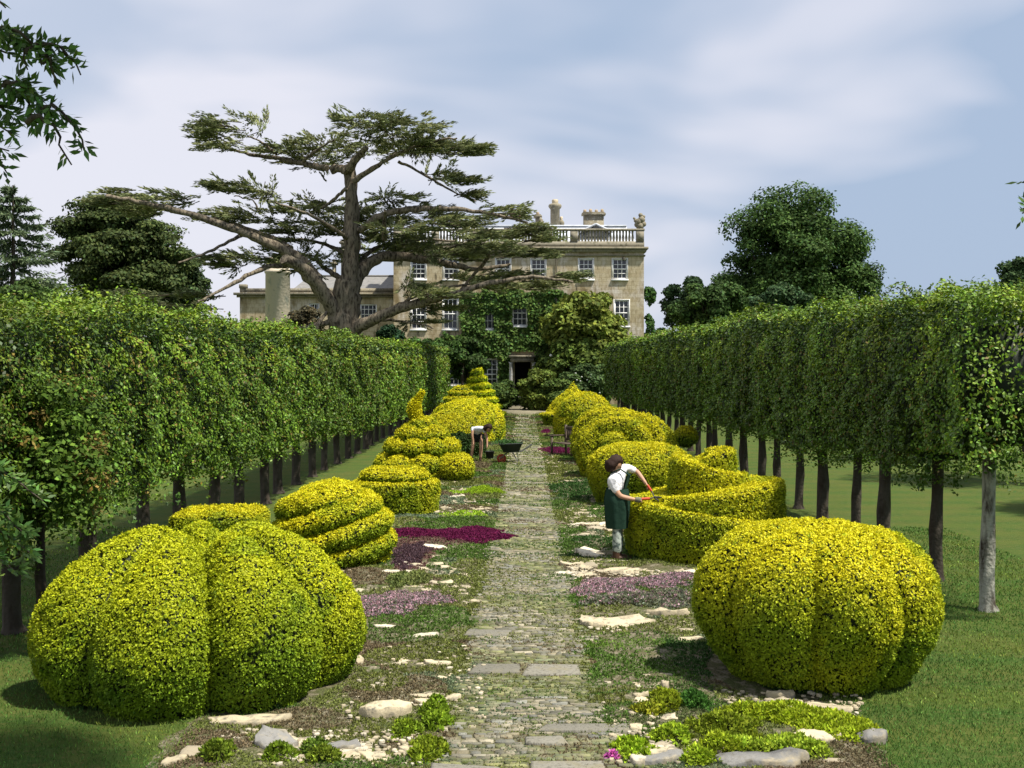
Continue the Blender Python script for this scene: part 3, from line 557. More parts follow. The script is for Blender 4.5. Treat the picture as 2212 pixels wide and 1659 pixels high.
# ------------------------------------------------------------------ pleached hornbeam rows
def leafbox(mb, x0, x1, y0, y1, zb, zt, front, ends=(0, 0), size=.06, dens=1.0, reds=.08, seed=0, bright=1.0, yw=0.0):
    """clipped crown block; front = -1 inner face at x0, +1 inner face at x1"""
    faces = []; boff = R.normal(0, .02); amp = .015 if size < .09 else .06
    w = x1 - x0; l = y1 - y0; h = zt - zb
    xin, xout = (x0, x1) if front < 0 else (x1, x0)
    faces = [('in', l * h, 1.9), ('top', l * w, 1.7), ('bot', l * w, .6), ('out', l * h, .4)]
    if ends[0]: faces.append(('e0', w * h, 1.2))
    if ends[1]: faces.append(('e1', w * h, .6))
    for nm, A, dd in faces:
        n = int(A * dd * dens * 1.9 / (size * size)); u = R.rand(n); v = R.rand(n)
        if nm in ('in', 'out'):
            y = y0 + u * l; z = zb + v * h; x = np.full(n, xin if nm == 'in' else xout); nv = np.array([front if nm == 'in' else -front, 0, .15]); topw = np.clip((v - .70) / .3, 0, 1)
            bul = amp * np.cos((u - .5) * PI) - amp * .6 + boff * (amp * 20 + .5); x = x + nv[0] * bul
            x = x - nv[0] * .36 * np.clip((v - .68) / .32, 0, 1) ** 2 - nv[0] * .12 * np.clip((.15 - v) / .15, 0, 1)
        elif nm in ('top', 'bot'):
            x = x0 + u * w; y = y0 + v * l; z = np.full(n, zt if nm == 'top' else zb); nv = np.array([0, 0, 1.0 if nm == 'top' else -1.0])
            if nm == 'bot': z = z - .12 * R.rand(n) ** 2 + .1 * NZ(np.c_[x, y, z], 1.3)
        else:
            x = x0 + u * w; z = zb + v * h; y = np.full(n, y0 if nm == 'e0' else y1); nv = np.array([0, -1.0 if nm == 'e0' else 1.0, .1])
        p = np.c_[x, y, z]; bmp = NZ(p + np.array([0, yw, 0]), 1.5) * .07 + NZ2(p + np.array([0, yw, 0]), 4.2) * .07
        p = p + nv * (bmp - np.abs(R.normal(0, .055, n)))[:, None]
        if nm == 'top': p[:, 2] += .07 * NZ(p * np.array([1, 1, 0]) + np.array([0, yw, 0]), .9) + .06 * (np.cos((p[:, 1]) / l * 2 * PI) ) ; p[:, 2] += (R.rand(n) < .05) * R.uniform(0, .16, n)
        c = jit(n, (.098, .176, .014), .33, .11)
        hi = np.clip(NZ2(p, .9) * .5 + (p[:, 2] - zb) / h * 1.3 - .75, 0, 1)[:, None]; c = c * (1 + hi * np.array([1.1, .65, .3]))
        rd = (R.rand(n) < reds * (1 + 2.2 * (NZ(p, .8) > .7))); c[rd] = jit(rd.sum(), (.14, .105, .018), .3)
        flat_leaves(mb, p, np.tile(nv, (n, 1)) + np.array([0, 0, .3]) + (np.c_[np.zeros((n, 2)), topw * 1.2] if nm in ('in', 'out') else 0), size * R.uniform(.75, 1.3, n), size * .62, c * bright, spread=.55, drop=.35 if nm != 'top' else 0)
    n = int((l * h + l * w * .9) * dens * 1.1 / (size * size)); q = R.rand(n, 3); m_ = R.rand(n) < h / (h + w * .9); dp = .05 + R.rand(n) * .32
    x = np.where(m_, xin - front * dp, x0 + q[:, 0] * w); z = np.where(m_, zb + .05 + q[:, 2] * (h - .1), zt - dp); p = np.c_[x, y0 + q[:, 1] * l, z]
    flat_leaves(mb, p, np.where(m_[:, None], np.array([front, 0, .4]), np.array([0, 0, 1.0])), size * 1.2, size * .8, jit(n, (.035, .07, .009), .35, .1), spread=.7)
    # dark core box that blocks the view through the crown
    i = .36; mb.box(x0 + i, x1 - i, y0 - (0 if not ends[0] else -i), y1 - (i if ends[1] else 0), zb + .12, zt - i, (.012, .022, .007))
def treerow(side, ys, label, zbf, ztf, xin, width, xt, rowname):
    for i, y in enumerate(ys):
        nm = 'pleached_hornbeam'
        lab = f"{ORD[i]} pleached hornbeam from the near end of the {rowname} row"
        xj = xt + R.normal(0, .04)
        root = empty(nm, (xj, y, 0), lab, 'tree', f'pleached hornbeams in the {rowname} row')
        zb = zbf(y) + R.normal(0, .07); zt = ztf(y) + R.normal(0, .045); br_ = R.uniform(.72, 1.18); mb = MB(); pts = [(xj, y, 0.0), (xj + R.normal(0, .01), y, .08), (xj + R.normal(0, .02), y + R.normal(0, .02), .7), (xj + R.normal(0, .05), y, zb + .3), (xj, y, zt - .5)]
        t = np.linspace(0, 4, 13); pts = np.array(pts); pts = np.c_[[np.interp(t, range(5), pts[:, k]) for k in range(3)]].T
        r0 = R.uniform(.075, .10); rr = r0 * np.interp(t, [0, 1, 2, 4], [1.6, 1.12, 1.0, .7]); 
        bc = np.array([.075, .066, .052]) if not (side > 0 and i == 0) else np.array([.30, .30, .25])
        mb.tube(pts - np.array([xj, y, 0]), rr, 9, bc * R.uniform(.8, 1.1), bump=.10)
        for k in range(3):
            a = R.uniform(0, 6.28); s_ = np.array([0, 0, zb + .1 - .25 * k * .3]); e_ = s_ + np.array([math.cos(a) * .6, math.sin(a) * .6, .5]); mb.tube([s_, (s_ + e_) / 2 + [0, 0, .05], e_], [.035, .025, .015], 6, bc)
        mb.build('trunk', M_BARK, parent=root, smooth=True)
        mb = MB(); size = .045 + .0016 * max(0, y - 11); half = (ys[1] - ys[0]) / 2
        x0, x1 = (xin, xin + width) if side > 0 else (xin - width, xin)
        leafbox(mb, x0 - xj, x1 - xj, -half, half, zb, zt, -side, ends=(i == 0, i == len(ys) - 1), size=size, dens=1.0 if y < 40 else .8, reds=.03 if side > 0 else .055, bright=br_, yw=y)
        if y < 17:  # loose hanging shoots low down
            for k in range(9):
                px = R.uniform(x0, x1 - .3 * side) - xj; py = R.uniform(-half, half); ln = R.uniform(.1, .35); nl = int(ln * 120)
                tt = R.rand(nl); q = np.c_[px + R.normal(0, .05, nl), py + R.normal(0, .05, nl) + tt * .1, zb - tt * ln]; flat_leaves(mb, q, np.tile([-side, -.3, .4], (nl, 1)), .06, .04, jit(nl, (.06, .13, .02), .3), spread=.8, drop=.8)
        if y < 40:  # upright shoots on the clipped top
            for k in range(12):
                px = R.uniform(x0, x1) - xj; py = R.uniform(-half, half); ln = R.uniform(.08, .25); nl = int(ln * 110)
                tt = R.rand(nl); q = np.c_[px + R.normal(0, .02, nl) + tt * .05, py + R.normal(0, .02, nl), zt + tt * ln]; flat_leaves(mb, q, np.tile([-side, -.3, .6], (nl, 1)), size, size * .6, jit(nl, (.10, .17, .02), .3), spread=.9)
        mb.build('crown', M_GLOSS, parent=root)
ysR = 14.6 + 2.05 * np.arange(30); ysL = 11.35 + 2.05 * np.arange(33)
treerow(1, ysR, '', lambda y: np.interp(y, [13, 17, 25, 50, 80], [1.78, 1.6, 1.48, 1.3, 1.1]), lambda y: np.interp(y, [12, 22, 35, 76], [3.72, 3.98, 4.02, 4.2]), 4.95, 1.55, 5.65, 'right')
treerow(-1, ysL, '', lambda y: np.interp(y, [11, 12.5, 14, 17, 25, 50, 80], [1.05, 1.2, 1.38, 1.4, 1.28, .98, .7]), lambda y: np.interp(y, [11, 16, 29, 76], [3.52, 3.68, 3.7, 3.9]), -4.9, 1.5, -5.65, 'left')

# ------------------------------------------------------------------ generic trees
def crown_clumps(mb, C, Rad, ncl, cr_, leaf, nl, col, v=.35, flat=.75, r=None, hollow=.35, up=.5, core=True, squash=1.0):
    C = np.asarray(C, float); Rad = np.asarray(Rad, float)
    d = nrm(R.normal(size=(ncl, 3))); d[:, 2] = np.where(d[:, 2] < -.8, -d[:, 2], d[:, 2]); rr = R.uniform(hollow * .5, 1, (ncl, 1)) ** .6
    cc = C + d * rr * Rad * .86
    for c in cc:
        s = cr_ * R.uniform(.65, 1.25); q = nrm(R.normal(size=(nl, 3))); q[:, 2] = np.abs(q[:, 2]) * np.where(R.rand(nl) < .75, 1, -1)
        k = R.uniform(.55, 1.1, (nl, 1)) + np.abs(R.normal(0, .10, (nl, 1))); p = c + q * k * s * np.array([1, 1, flat]); 
        light = R.uniform(.75, 1.25)
        flat_leaves(mb, p, q + np.array([0, 0, up]), leaf * R.uniform(.7, 1.3, nl), leaf * .65, jit(nl, np.array(col) * light, v, .08), spread=.6)
def bbranch(mb, a, b, r0, r1, col, sag=.0, n=8, wig=.04):
    a = np.asarray(a, float); b = np.asarray(b, float); t = np.linspace(0, 1, n)[:, None]; L_ = np.linalg.norm(b - a)
    p = a + (b - a) * t + np.array([0, 0, 1]) * (np.sin(t * PI) * sag) + R.normal(0, wig * L_ * .3, (n, 3)) * (np.sin(t * PI)); mb.tube(p, np.linspace(r0, r1, n), 7, col, bump=.12)
def broadleaf(name, label, base, C, Rad, ncl, clr, leaf, nl, col, tr=.4, cat='tree', group=None, **k):
    root = empty(name, base, label, cat, group); base = np.asarray(base, float); C = np.asarray(C, float) - base
    mb = MB(); bc = (.06, .05, .038); bbranch(mb, (0, 0, 0), (C[0] * .5, C[1] * .5, max(.3, C[2] - Rad[2] * .5)), tr, tr * .6, bc, n=8)
    for i in range(7):
        d = nrm(R.normal(size=3)); d[2] = abs(d[2]) * .7; bbranch(mb, (C[0] * .5, C[1] * .5, max(.3, C[2] - Rad[2] * .55)), C + d * np.array(Rad) * .7, tr * .45, tr * .1, bc)
    mb.build('trunk', M_BARK, parent=root, smooth=True)
    mb = MB(); crown_clumps(mb, C, Rad, ncl, clr, leaf, nl, col, **k); mb.build('crown', M_LEAF, parent=root); return root
o = broadleaf('young_hornbeam', 'bushy young tree with bronze shoots in front of the left row, at the picture edge', (-4.95, 12.3, 0), (-4.95, 12.3, 1.95), (.72, .75, 1.0), 46, .26, .062, 240, (.075, .135, .018), .06, v=.42)
mb = MB(); crown_clumps(mb, (0, 0, 2.05), (.80, .8, .95), 26, .16, .055, 60, (.16, .12, .03)); mb.build('bronze_shoots', M_LEAF, parent=o)
# large oak right
def PG(vx, vy, Y): p = P(vx, vy, Y); return p
c = P(1715, 570, 112); 
o = broadleaf('oak_tree', 'tall dark spreading oak beyond the right tree row', (c[0], 112, 0), c, (7.4, 6.5, 7.3), 150, 1.5, .32, 480, (.056, .105, .024), .6, hollow=.45)
# extra lower-right shoulder of oak
mb = MB(); c2 = P(1840, 625, 112) - np.array([c[0], 112, 0]); crown_clumps(mb, c2, (3.2, 3.5, 2.6), 24, 1.3, .30, 380, (.048, .090, .020))
c2 = P(1580, 655, 112) - np.array([c[0], 112, 0]); crown_clumps(mb, c2, (2.8, 3.5, 2.8), 20, 1.3, .30, 380, (.042, .080, .018)); mb.build('lower_crown', M_LEAF, parent=o)
def vtree(name, label, vx, vy, rx, ry, Y, ncl, col, clr=None, leaf=None, nl=300, **k):
    c = P(vx, vy, Y); a = rx * Y / F; b = ry * Y / F
    return broadleaf(name, label, (c[0], Y, 0), c, (a, a, b), ncl, clr or min(a, b) * .34, leaf or .0031 * Y, int(nl * 1.4), col, tr=max(.1, a * .06), **k)
vtree('bushy_tree', 'rounded mid green tree between the house and the oak', 1530, 675, 85, 70, 96, 40, (.045, .085, .02), nl=320)
vtree('bushy_tree', 'blue-green bushy tree in front of the big oak', 1685, 665, 78, 52, 98, 34, (.05, .095, .035), nl=320)
vtree('slim_tree', 'slim dark tree just right of the house corner', 1452, 665, 15, 60, 100, 16, (.03, .06, .022), clr=.6, nl=140)
vtree('bushy_tree', 'dark tree behind the rounded one near the house', 1490, 650, 48, 50, 104, 22, (.028, .055, .018), nl=240)
vtree('bushy_tree', 'tree crown rising behind the right row at the picture edge', 2215, 610, 60, 62, 40, 24, (.05, .09, .03), nl=260)
vtree('bushy_tree', 'low tree filling the gap right of the house', 1430, 740, 60, 30, 92, 18, (.04, .08, .02), nl=220)
vtree('dark_yew_tree', 'broad dark evergreen tree behind the left tree row', 265, 575, 155, 168, 76, 150, (.062, .088, .026), nl=420, clr=1.05, flat=.5, hollow=.5)
vtree('dark_yew_tree', 'lower dark evergreen at the right flank of the broad one', 385, 625, 62, 85, 80, 60, (.050, .080, .028), nl=280, clr=.8)
vtree('bushy_tree', 'light green tree low behind the left tree row', 70, 668, 140, 60, 50, 50, (.065, .11, .025), nl=300)
# spruce at far left
def conifer(name, label, x, y, h, rb, col, tiersn=26, droop=.35, nl=90):
    root = empty(name, (x, y, 0), label, 'tree'); mb = MB(); bbranch(mb, (0, 0, 0), (0, 0, h), .22, .03, (.07, .055, .04), wig=.005); mb.build('trunk', M_BARK, parent=root)
    mb = MB()
    for i in range(tiersn):
        t = (i + .5) / tiersn; z = h * (.12 + .88 * t); rl = rb * (1 - t) ** .8 + .15; nb = int(12 - 6 * t)
        for k in range(nb):
            a = R.uniform(0, 6.28); ll = rl * R.uniform(.7, 1.1); tt = R.rand(nl) ** .7; ex = np.array([math.cos(a), math.sin(a), 0]); pz = -droop * ll * tt + .25 * ll * tt ** 3
            p = np.array([0, 0, z]) + ex * (tt * ll)[:, None] + np.c_[np.zeros((nl, 2)), pz] + R.normal(0, .10 * ll, (nl, 3)) * np.array([1, 1, .35]) * tt[:, None]
            U = nrm(ex + R.normal(0, .55, (nl, 3)) + np.array([0, 0, -.35])); add_leaves(mb, p, U, perp(U), R.uniform(.16, .36, nl), .07, jit(nl, col, .35, .05))
    mb.build('crown', M_LEAF, parent=root); return root
cs = P(28, 400, 55); conifer('spruce_tree', 'pointed grey-green spruce at the left edge', cs[0], 55, cs[2], 4.6, (.10, .14, .07), nl=150)

# ------------------------------------------------------------------ cedar
CY = 62.0
def C3(vx, vy, d=0.0): q = P(vx, vy, CY); return np.array([q[0], CY + d, q[2]])
croot_p = C3(748, 800); croot = empty('cedar_tree', (croot_p[0], CY, 0), 'huge old cedar with flat tiered branches in front of the house', 'tree'); CB = np.array([croot_p[0], CY, 0])
mb = MB(); bark = (.22, .185, .135)
def limb(pts, w, dp, n=7, sides=10):
    pts = [np.asarray(q, float) for q in pts]; k = len(pts); m = (k - 1) * 6 + 1; t = np.linspace(0, k - 1, m)
    d = np.interp(t, range(k), np.linspace(0, dp, k)) if np.isscalar(dp) else np.interp(t, range(k), dp)
    x = np.interp(t, range(k), [q[0] for q in pts]); y = np.interp(t, range(k), [q[1] for q in pts]); ww = np.interp(t, range(k), np.linspace(w[0], w[1], k)) * .84
    ker = np.ones(5) / 5
    xs_ = np.convolve(np.pad(x, 2, 'edge'), ker, 'valid'); ys_ = np.convolve(np.pad(y, 2, 'edge'), ker, 'valid')
    ys_ = ys_ + R.normal(0, .9, m); p = np.array([C3(a, b, c) for a, b, c in zip(xs_, ys_, d)]) - CB; mb.tube(p, ww * CY / F / 2, sides, np.array(bark) * R.uniform(.8, 1.1), bump=.14); return p
limb([(742, 860), (742, 740), (744, 660), (752, 600)], (92, 62), 0, sides=14)
limb([(752, 640), (758, 560), (758, 480), (757, 410), (752, 352)], (48, 30), .5, sides=12)
limb([(752, 365), (775, 345), (800, 325)], (26, 12), -1); limb([(752, 372), (735, 360), (713, 366)], (24, 22), .3)
limb([(735, 690), (700, 630), (668, 582), (632, 566)], (46, 26), -2.5); limb([(690, 610), (655, 560), (580, 527), (526, 503), (440, 475), (350, 455), (280, 446)], (30, 9), -4)
limb([(632, 540), (580, 510), (520, 488), (432, 458)], (20, 8), 2)
limb([(635, 570), (573, 581), (518, 622), (455, 663)], (15, 6), -3); limb([(526, 505), (480, 545), (415, 582)], (10, 4), -3)
limb([(738, 730), (780, 705), (815, 691), (858, 671), (940, 652), (987, 640), (1060, 620), (1150, 606), (1240, 622)], (36, 6), -4)
limb([(987, 640), (1015, 605), (1050, 570), (1062, 556)], (11, 6), -2); limb([(858, 671), (890, 640), (960, 625), (1050, 610)], (12, 5), -1)
limb([(756, 625), (784, 570), (823, 546), (940, 556), (1018, 577), (1110, 560)], (40, 7), 3); limb([(756, 640), (735, 600), (690, 575), (665, 550)], (18, 9), 2)
limb([(770, 500), (838, 462), (940, 456), (1041, 468), (1150, 498)], (20, 6), -3); limb([(830, 520), (835, 485), (842, 462)], (14, 8), -2)
limb([(713, 366), (651, 351), (580, 331), (510, 318), (440, 294)], (18, 5), 2.5); limb([(651, 351), (700, 325), (740, 315)], (9, 4), -2); limb([(600, 335), (570, 310), (540, 300)], (8, 3), -1)
limb([(762, 392), (807, 370), (854, 347), (930, 320), (1000, 318)], (17, 4), -2.5); limb([(854, 347), (920, 374), (979, 410), (1030, 424)], (8, 3), 2)
limb([(750, 405), (720, 425), (690, 440), (650, 455)], (10, 5), 2); limb([(738, 690), (700, 700), (665, 712), (640, 716)], (16, 8), -2); limb([(815, 690), (905, 700), (950, 715)], (8, 3), -3)
limb([(720, 660), (700, 690), (690, 730)], (10, 8), -2); limb([(560, 460), (545, 430), (490, 415)], (6, 3), 1); limb([(545, 430), (590, 420)], (4, 2), 1)
limb([(753, 600), (770, 560), (800, 520), (900, 500), (980, 500)], (16, 5), 5); limb([(752, 560), (720, 530), (640, 500), (560, 490)], (14, 5), 6); limb([(758, 520), (700, 480), (640, 470)], (12, 4), -6)
mb.build('trunk', M_BARK, parent=croot, smooth=True)
PADS = [(480, 305, 48, 12), (545, 292, 70, 15), (480, 288, 46, 8), (600, 318, 60, 12), (690, 312, 78, 24), (790, 312, 88, 26), (870, 296, 92, 24), (955, 318, 82, 20), (820, 288, 70, 13), (1005, 335, 42, 12), (650, 335, 60, 14), (900, 330, 70, 14),
        (470, 300, 34, 11), (985, 397, 44, 14), (1008, 422, 26, 7), (940, 372, 34, 8), (550, 418, 46, 10), (500, 412, 26, 5), (590, 426, 30, 7), (650, 445, 80, 20), (700, 428, 40, 14), (560, 462, 86, 16), (470, 455, 76, 16), (385, 440, 86, 15), (300, 432, 70, 14),
        (262, 446, 40, 8), (340, 460, 70, 10), (700, 478, 84, 20), (640, 490, 70, 10), (745, 445, 45, 16), (780, 470, 50, 16), (760, 500, 60, 16), (900, 452, 76, 14), (850, 430, 56, 8), (980, 468, 76, 14), (1080, 472, 66, 18), (1130, 495, 50, 16), (1085, 505, 50, 10), (830, 500, 60, 12), (1160, 515, 40, 12), (960, 490, 60, 8),
        (520, 560, 62, 11), (600, 548, 80, 15), (680, 552, 86, 13), (640, 575, 46, 10), (790, 530, 60, 13), (850, 520, 84, 16), (940, 530, 96, 17), (1040, 545, 90, 15), (1130, 545, 76, 11), (980, 560, 70, 10), (1080, 590, 70, 8), (1180, 604, 60, 8), (1215, 600, 30, 6), (870, 505, 70, 10), (1020, 520, 60, 10),
        (330, 640, 86, 8), (405, 662, 60, 8), (440, 640, 46, 5), (300, 655, 60, 7), (500, 575, 34, 5), (940, 642, 70, 9), (1060, 622, 60, 6), (1130, 612, 70, 6), (905, 692, 34, 5), (945, 668, 50, 6), (900, 625, 40, 5), (1000, 600, 40, 6), (620, 515, 50, 7), (840, 470, 40, 8)]
mb = MB(); tw = MB()
for (px, py, hw, hh) in PADS:
    a = hw * CY / F; b = hh * CY / F; dd = R.uniform(-3.0, 3.0) if hw > 50 else R.uniform(-2, 2); c = C3(px, py, dd) - CB
    near_t = abs(px - 757) < 75 and 375 < py < 600
    if near_t: c = C3(px, py, R.uniform(1.6, 3.6)) - CB
    nb = int((8 + a * 15) * (1.7 if py < 345 and px > 600 else 1.1))
    for k in range(nb):      # sprays: flat fans with a twig
        an = R.uniform(0, 6.28); q = R.rand() ** .5; sp = np.array([a * .84 * q * math.cos(an), a * .85 * q * math.sin(an), b * (R.uniform(-.85, .9)) * (1 - .3 * q)]) + c
        outd = nrm(np.array([sp[0] * .25 + math.cos(an) * .9, math.sin(an) * .8, R.normal(.08, .22)])); ln = R.uniform(.55, 1.15)
        m = 46; tt = R.rand(m); lat = np.array([-outd[1], outd[0], 0]); s_ = R.choice([-1, 1], m) * R.rand(m) * .24 * (1 - tt * .6)
        p = sp + outd * (tt * ln)[:, None] + lat * s_[:, None] + np.c_[np.zeros((m, 2)), R.normal(0, .035, m)]
        U = nrm(outd * 1.2 + lat * (np.sign(s_) * .6)[:, None] + R.normal(0, .22, (m, 3)) * np.array([1, 1, .8]) + np.array([0, 0, .08])); Wd = nrm(np.cross(U, np.array([0, 0, 1.0]) + R.normal(0, .7, (m, 3))))
        base = np.array([.13, .155, .065]) if R.rand() < .45 else np.array([.21, .23, .10])
        add_leaves(mb, p, U, Wd, R.uniform(.15, .34, m), .065, jit(m, base * R.uniform(.7, 1.35), .25, .05))
        if k % 3 == 0: tw.tube([sp - outd * .4, sp + outd * ln * .8], [.025, .01], 4, (.06, .05, .035))
mb.build('crown', M_LEAF, parent=croot); tw.build('twigs', M_BARK, parent=croot)

# ------------------------------------------------------------------ overhanging tree at the left front
tr = empty('overhanging_oak', (-5.6, 4.5, 0), 'tree whose leafy sprays hang in at the upper left', 'tree'); TB = np.array([-5.6, 4.5, 0])
mb = MB(); bc = (.10, .085, .06)
bbranch(mb, (0, 0, 0), (0.2, .2, 5.0), .3, .2, bc, wig=.01); bbranch(mb, (.2, .2, 4.9), (3.6, 1.5, 7.6), .15, .06, bc, sag=.4); bbranch(mb, (.2, .2, 4.8), (1.2, 3.3, 5.2), .10, .05, bc); bbranch(mb, (.2, .2, 4.9), (-1, 1, 8), .14, .05, bc)
lf = MB()
def leafspray(a, b, n, ll, col, fork=3, r0=.02):
    a = np.asarray(a, float); b = np.asarray(b, float); t = np.linspace(0, 1, 9)[:, None]; p = a + (b - a) * t + np.array([0, 0, .12]) * np.sin(t * PI) + R.normal(0, .012, (9, 3)); mb.tube(p - TB, np.linspace(r0, .005, 9), 5, bc)
    tt = R.rand(n) ** .8; q = a + (b - a) * tt[:, None] + np.array([0, 0, .12]) * np.sin(tt * PI)[:, None]
    U = nrm((b - a) / np.linalg.norm(b - a) * .6 + R.normal(0, .7, (n, 3))); q = q + U * R.uniform(0, .06, (n, 1)); add_leaves(lf, q - TB, U, nrm(np.cross(U, nrm(np.array([0, -.6, .5]) + R.normal(0, .45, U.shape)))), ll * R.uniform(.8, 1.35, n), ll * .42, jit(n, col, .35, .1))
A = lambda vx, vy, Y: P(vx, vy, Y)
lcol = (.085, .17, .032)
for (a, b, n, Yy) in [((-260, 60), (60, 105), 160, 8), ((-60, 80), (110, 135), 110, 7.9), ((60, 115), (172, 158), 60, 7.9), ((-200, 150), (40, 120), 110, 8.2), ((-250, 250), (20, 200), 130, 8.0), ((0, 190), (100, 250), 110, 7.9), ((80, 240), (185, 325), 62, 7.9), ((60, 260), (150, 345), 40, 7.8), ((-150, 230), (40, 260), 110, 8.1), ((-250, 330), (25, 330), 110, 8.2),
                      ((-200, 300), (30, 290), 90, 8.0), ((20, 85), (60, 150), 40, 8.0), ((30, 200), (80, 290), 50, 8.0), ((-120, 380), (14, 372), 45, 8.2), ((-100, 30), (8, 12), 12, 8.0), ((90, 140), (125, 185), 22, 7.9), ((-150, 1080), (60, 1150), 200, 9.6), ((-150, 1120), (70, 1200), 170, 9.6), ((-200, 1180), (40, 1235), 130, 9.5), ((-150, 1000), (90, 1080), 150, 9.8)]:
    leafspray(A(*a, Yy), A(*b, Yy), n, .080, lcol)
mb.build('trunk', M_BARK, parent=tr, smooth=True)
for c0, r0, k in (((-1.4, 6.0, 8.0), (3.0, 2.1, 1.8), 40), ((-5.6, 5.5, 7.5), (2.6, 2.6, 2.2), 26)):  # first clump is out of view, added overhead to shade the left lawn
    crown_clumps(lf, np.array(c0) - TB, r0, k, .62, .13, 420, (.04, .08, .02))
lf.build('crown', M_GLOSS, parent=tr)
t2 = empty('lime_tree', (5.6, 5.0, 0), 'tree with one leafy spray at the right picture edge', 'tree'); TB = np.array([5.6, 5.0, 0]); mb = MB(); lf = MB()
bbranch(mb, (0, 0, 0), (0, 0, 5.5), .2, .1, bc, wig=.01); bbranch(mb, (0, 0, 4.6), (-1.68, 3.0, 4.1), .05, .03, bc, wig=.005)
for (a, b, n) in [((2400, 440), (2214, 392), 40), ((2400, 440), (2206, 456), 40), ((2400, 440), (2210, 468), 30)]: leafspray(A(*a, 8), A(*b, 8), n, .07, (.06, .12, .03))
mb.build('trunk', M_BARK, parent=t2, smooth=True); crown_clumps(lf, np.array((6.0, 3.2, 6.3)) - TB, (1.5, 1.5, 1.2), 14, .5, .11, 160, (.05, .1, .02)); lf.build('crown', M_LEAF, parent=t2)

# outer tree row whose shade falls on the right lawn
for i, (x, y) in enumerate([(12.5, 17.5), (12.8, 23.5), (12.6, 30), (12.9, 37), (13, 45), (12.8, 54)]):
    broadleaf('orchard_tree', f'{ORD[i]} low round tree from the near end of the outer right row', (x, y, 0), (x, y, 3.3), (2.3, 2.3, 1.5), 34, .8, .16, 200, (.05, .09, .02), .13, group='low trees beyond the right row')
for i, (x, y) in enumerate([(-15.5, 27), (-15.4, 42)]):
    broadleaf('orchard_tree', f'{ORD[i]} low round tree from the near end of the outer left row', (x, y, 0), (x, y, 3.3), (1.7, 1.7, 1.3), 22, .65, .14, 180, (.05, .09, .02), .13, group='low trees beyond the left row')

# ------------------------------------------------------------------ house
HY = 88.0
def hx(vx, Y=HY): return (vx - VX) * Y / F
def hz(vy, Y=HY): return CAMH - (vy - VY) * Y / F
def stone_extra(t, src):
    tcn = N(t, 'ShaderNodeTexCoord'); mpn = N(t, 'ShaderNodeMapping'); mpn.inputs['Rotation'].default_value = (rad(90), 0, 0)
    br = N(t, 'ShaderNodeTexBrick'); br.inputs['Scale'].default_value = 1.0; br.inputs['Brick Width'].default_value = .62; br.inputs['Row Height'].default_value = .3; br.inputs['Mortar Size'].default_value = .012
    br.inputs['Color1'].default_value = (1, 1, 1, 1); br.inputs['Color2'].default_value = (.84, .80, .74, 1); br.inputs['Mortar'].default_value = (.66, .62, .55, 1)
    t.links.new(tcn.outputs['Object'], mpn.inputs[0]); t.links.new(mpn.outputs[0], br.inputs['Vector'])
    m = N(t, 'ShaderNodeMix', data_type='RGBA', blend_type='MULTIPLY'); m.inputs['Factor'].default_value = 1; t.links.new(src, m.inputs['A']); t.links.new(br.outputs['Color'], m.inputs['B']); return m.outputs['Result']
M_WALL = mat('house_stone', .9, .1, color=(.52, .45, .31), noise=[(.42, .52, .62, (.62, .57, .50), (1, 1, .8)), (1.3, .50, .64, (.27, .215, .12), (1, 1, .35)), (6, .48, .72, (.32, .26, .16), (1, 1, .4)), (2.2, .60, .68, (.14, .12, .08), (1, 1, .3))], bump=(9, .5, .03), extra=stone_extra)
M_TRIM = mat('trim_stone', .9, .1, color=(.25, .22, .155), noise=[(2.5, .48, .68, (.13, .12, .09), (1, 1, .6)), (9, .55, .7, (.42, .4, .34), (1, 1, 1))])
M_COL = mat('lichen_stone', .9, .1, color=(.60, .53, .40), noise=[(1.3, .56, .68, (.34, .35, .28), (1, 1, .6)), (6, .60, .74, (.16, .16, .13), (1, 1, 1))], bump=(6, .6, .05))
M_WHITE = mat('white_paint', .5, .3, color=(.78, .78, .76))
M_LEAD = mat('lead_roof', .5, .4, color=(.55, .58, .62), noise=[(2, .5, .7, (.4, .42, .45), (1, 1, 1))])
M_SLATE = mat('slate', .75, .3, color=(.20, .195, .19), noise=[(3, .45, .7, (.13, .13, .12), (1, 1, 3)), (18, .5, .7, (.27, .26, .22), (.5, .5, 3))])
def glassmat():
    m = mat('window_glass', .08, .6, color=(.02, .024, .03)); return m
M_GLASS = glassmat()
M_DARK = mat('dark_inside', .9, .1, color=(.012, .012, .012))
house = empty('country_house', (0, HY, 0), 'large pale stone country house with sash windows and balustrade', 'house')
X0, X1 = hx(850), hx(1391); ZC = hz(538); ZB = 0.0; HD = 14.0
WIN = []   # x0,x1,z0,z1 on facade, cols, rows
for vx in (904, 974, 1087, 1163, 1266, 1339): WIN.append((hx(vx - 16), hx(vx + 16), hz(603), hz(559), 3, 4 if 0 else 4, 'top'))
for (vx, a, b) in ((904, 711, 650), (973, 711, 645), (1058, 711, 645), (1123, 704, 648), (1266, 708, 648), (1343, 704, 648)): WIN.append((hx(vx - 16), hx(vx + 16), hz(a), hz(b), 3, 4, 'mid'))
for (vx, a, b) in ((985, 832, 772), (1058, 832, 775)): WIN.append((hx(vx - 17), hx(vx + 17), hz(a), hz(b), 3, 5, 'low'))
DOOR = (hx(1112), hx(1146), hz(866), hz(782))
holes = [(w[0], w[1], w[2], w[3]) for w in WIN] + [DOOR]
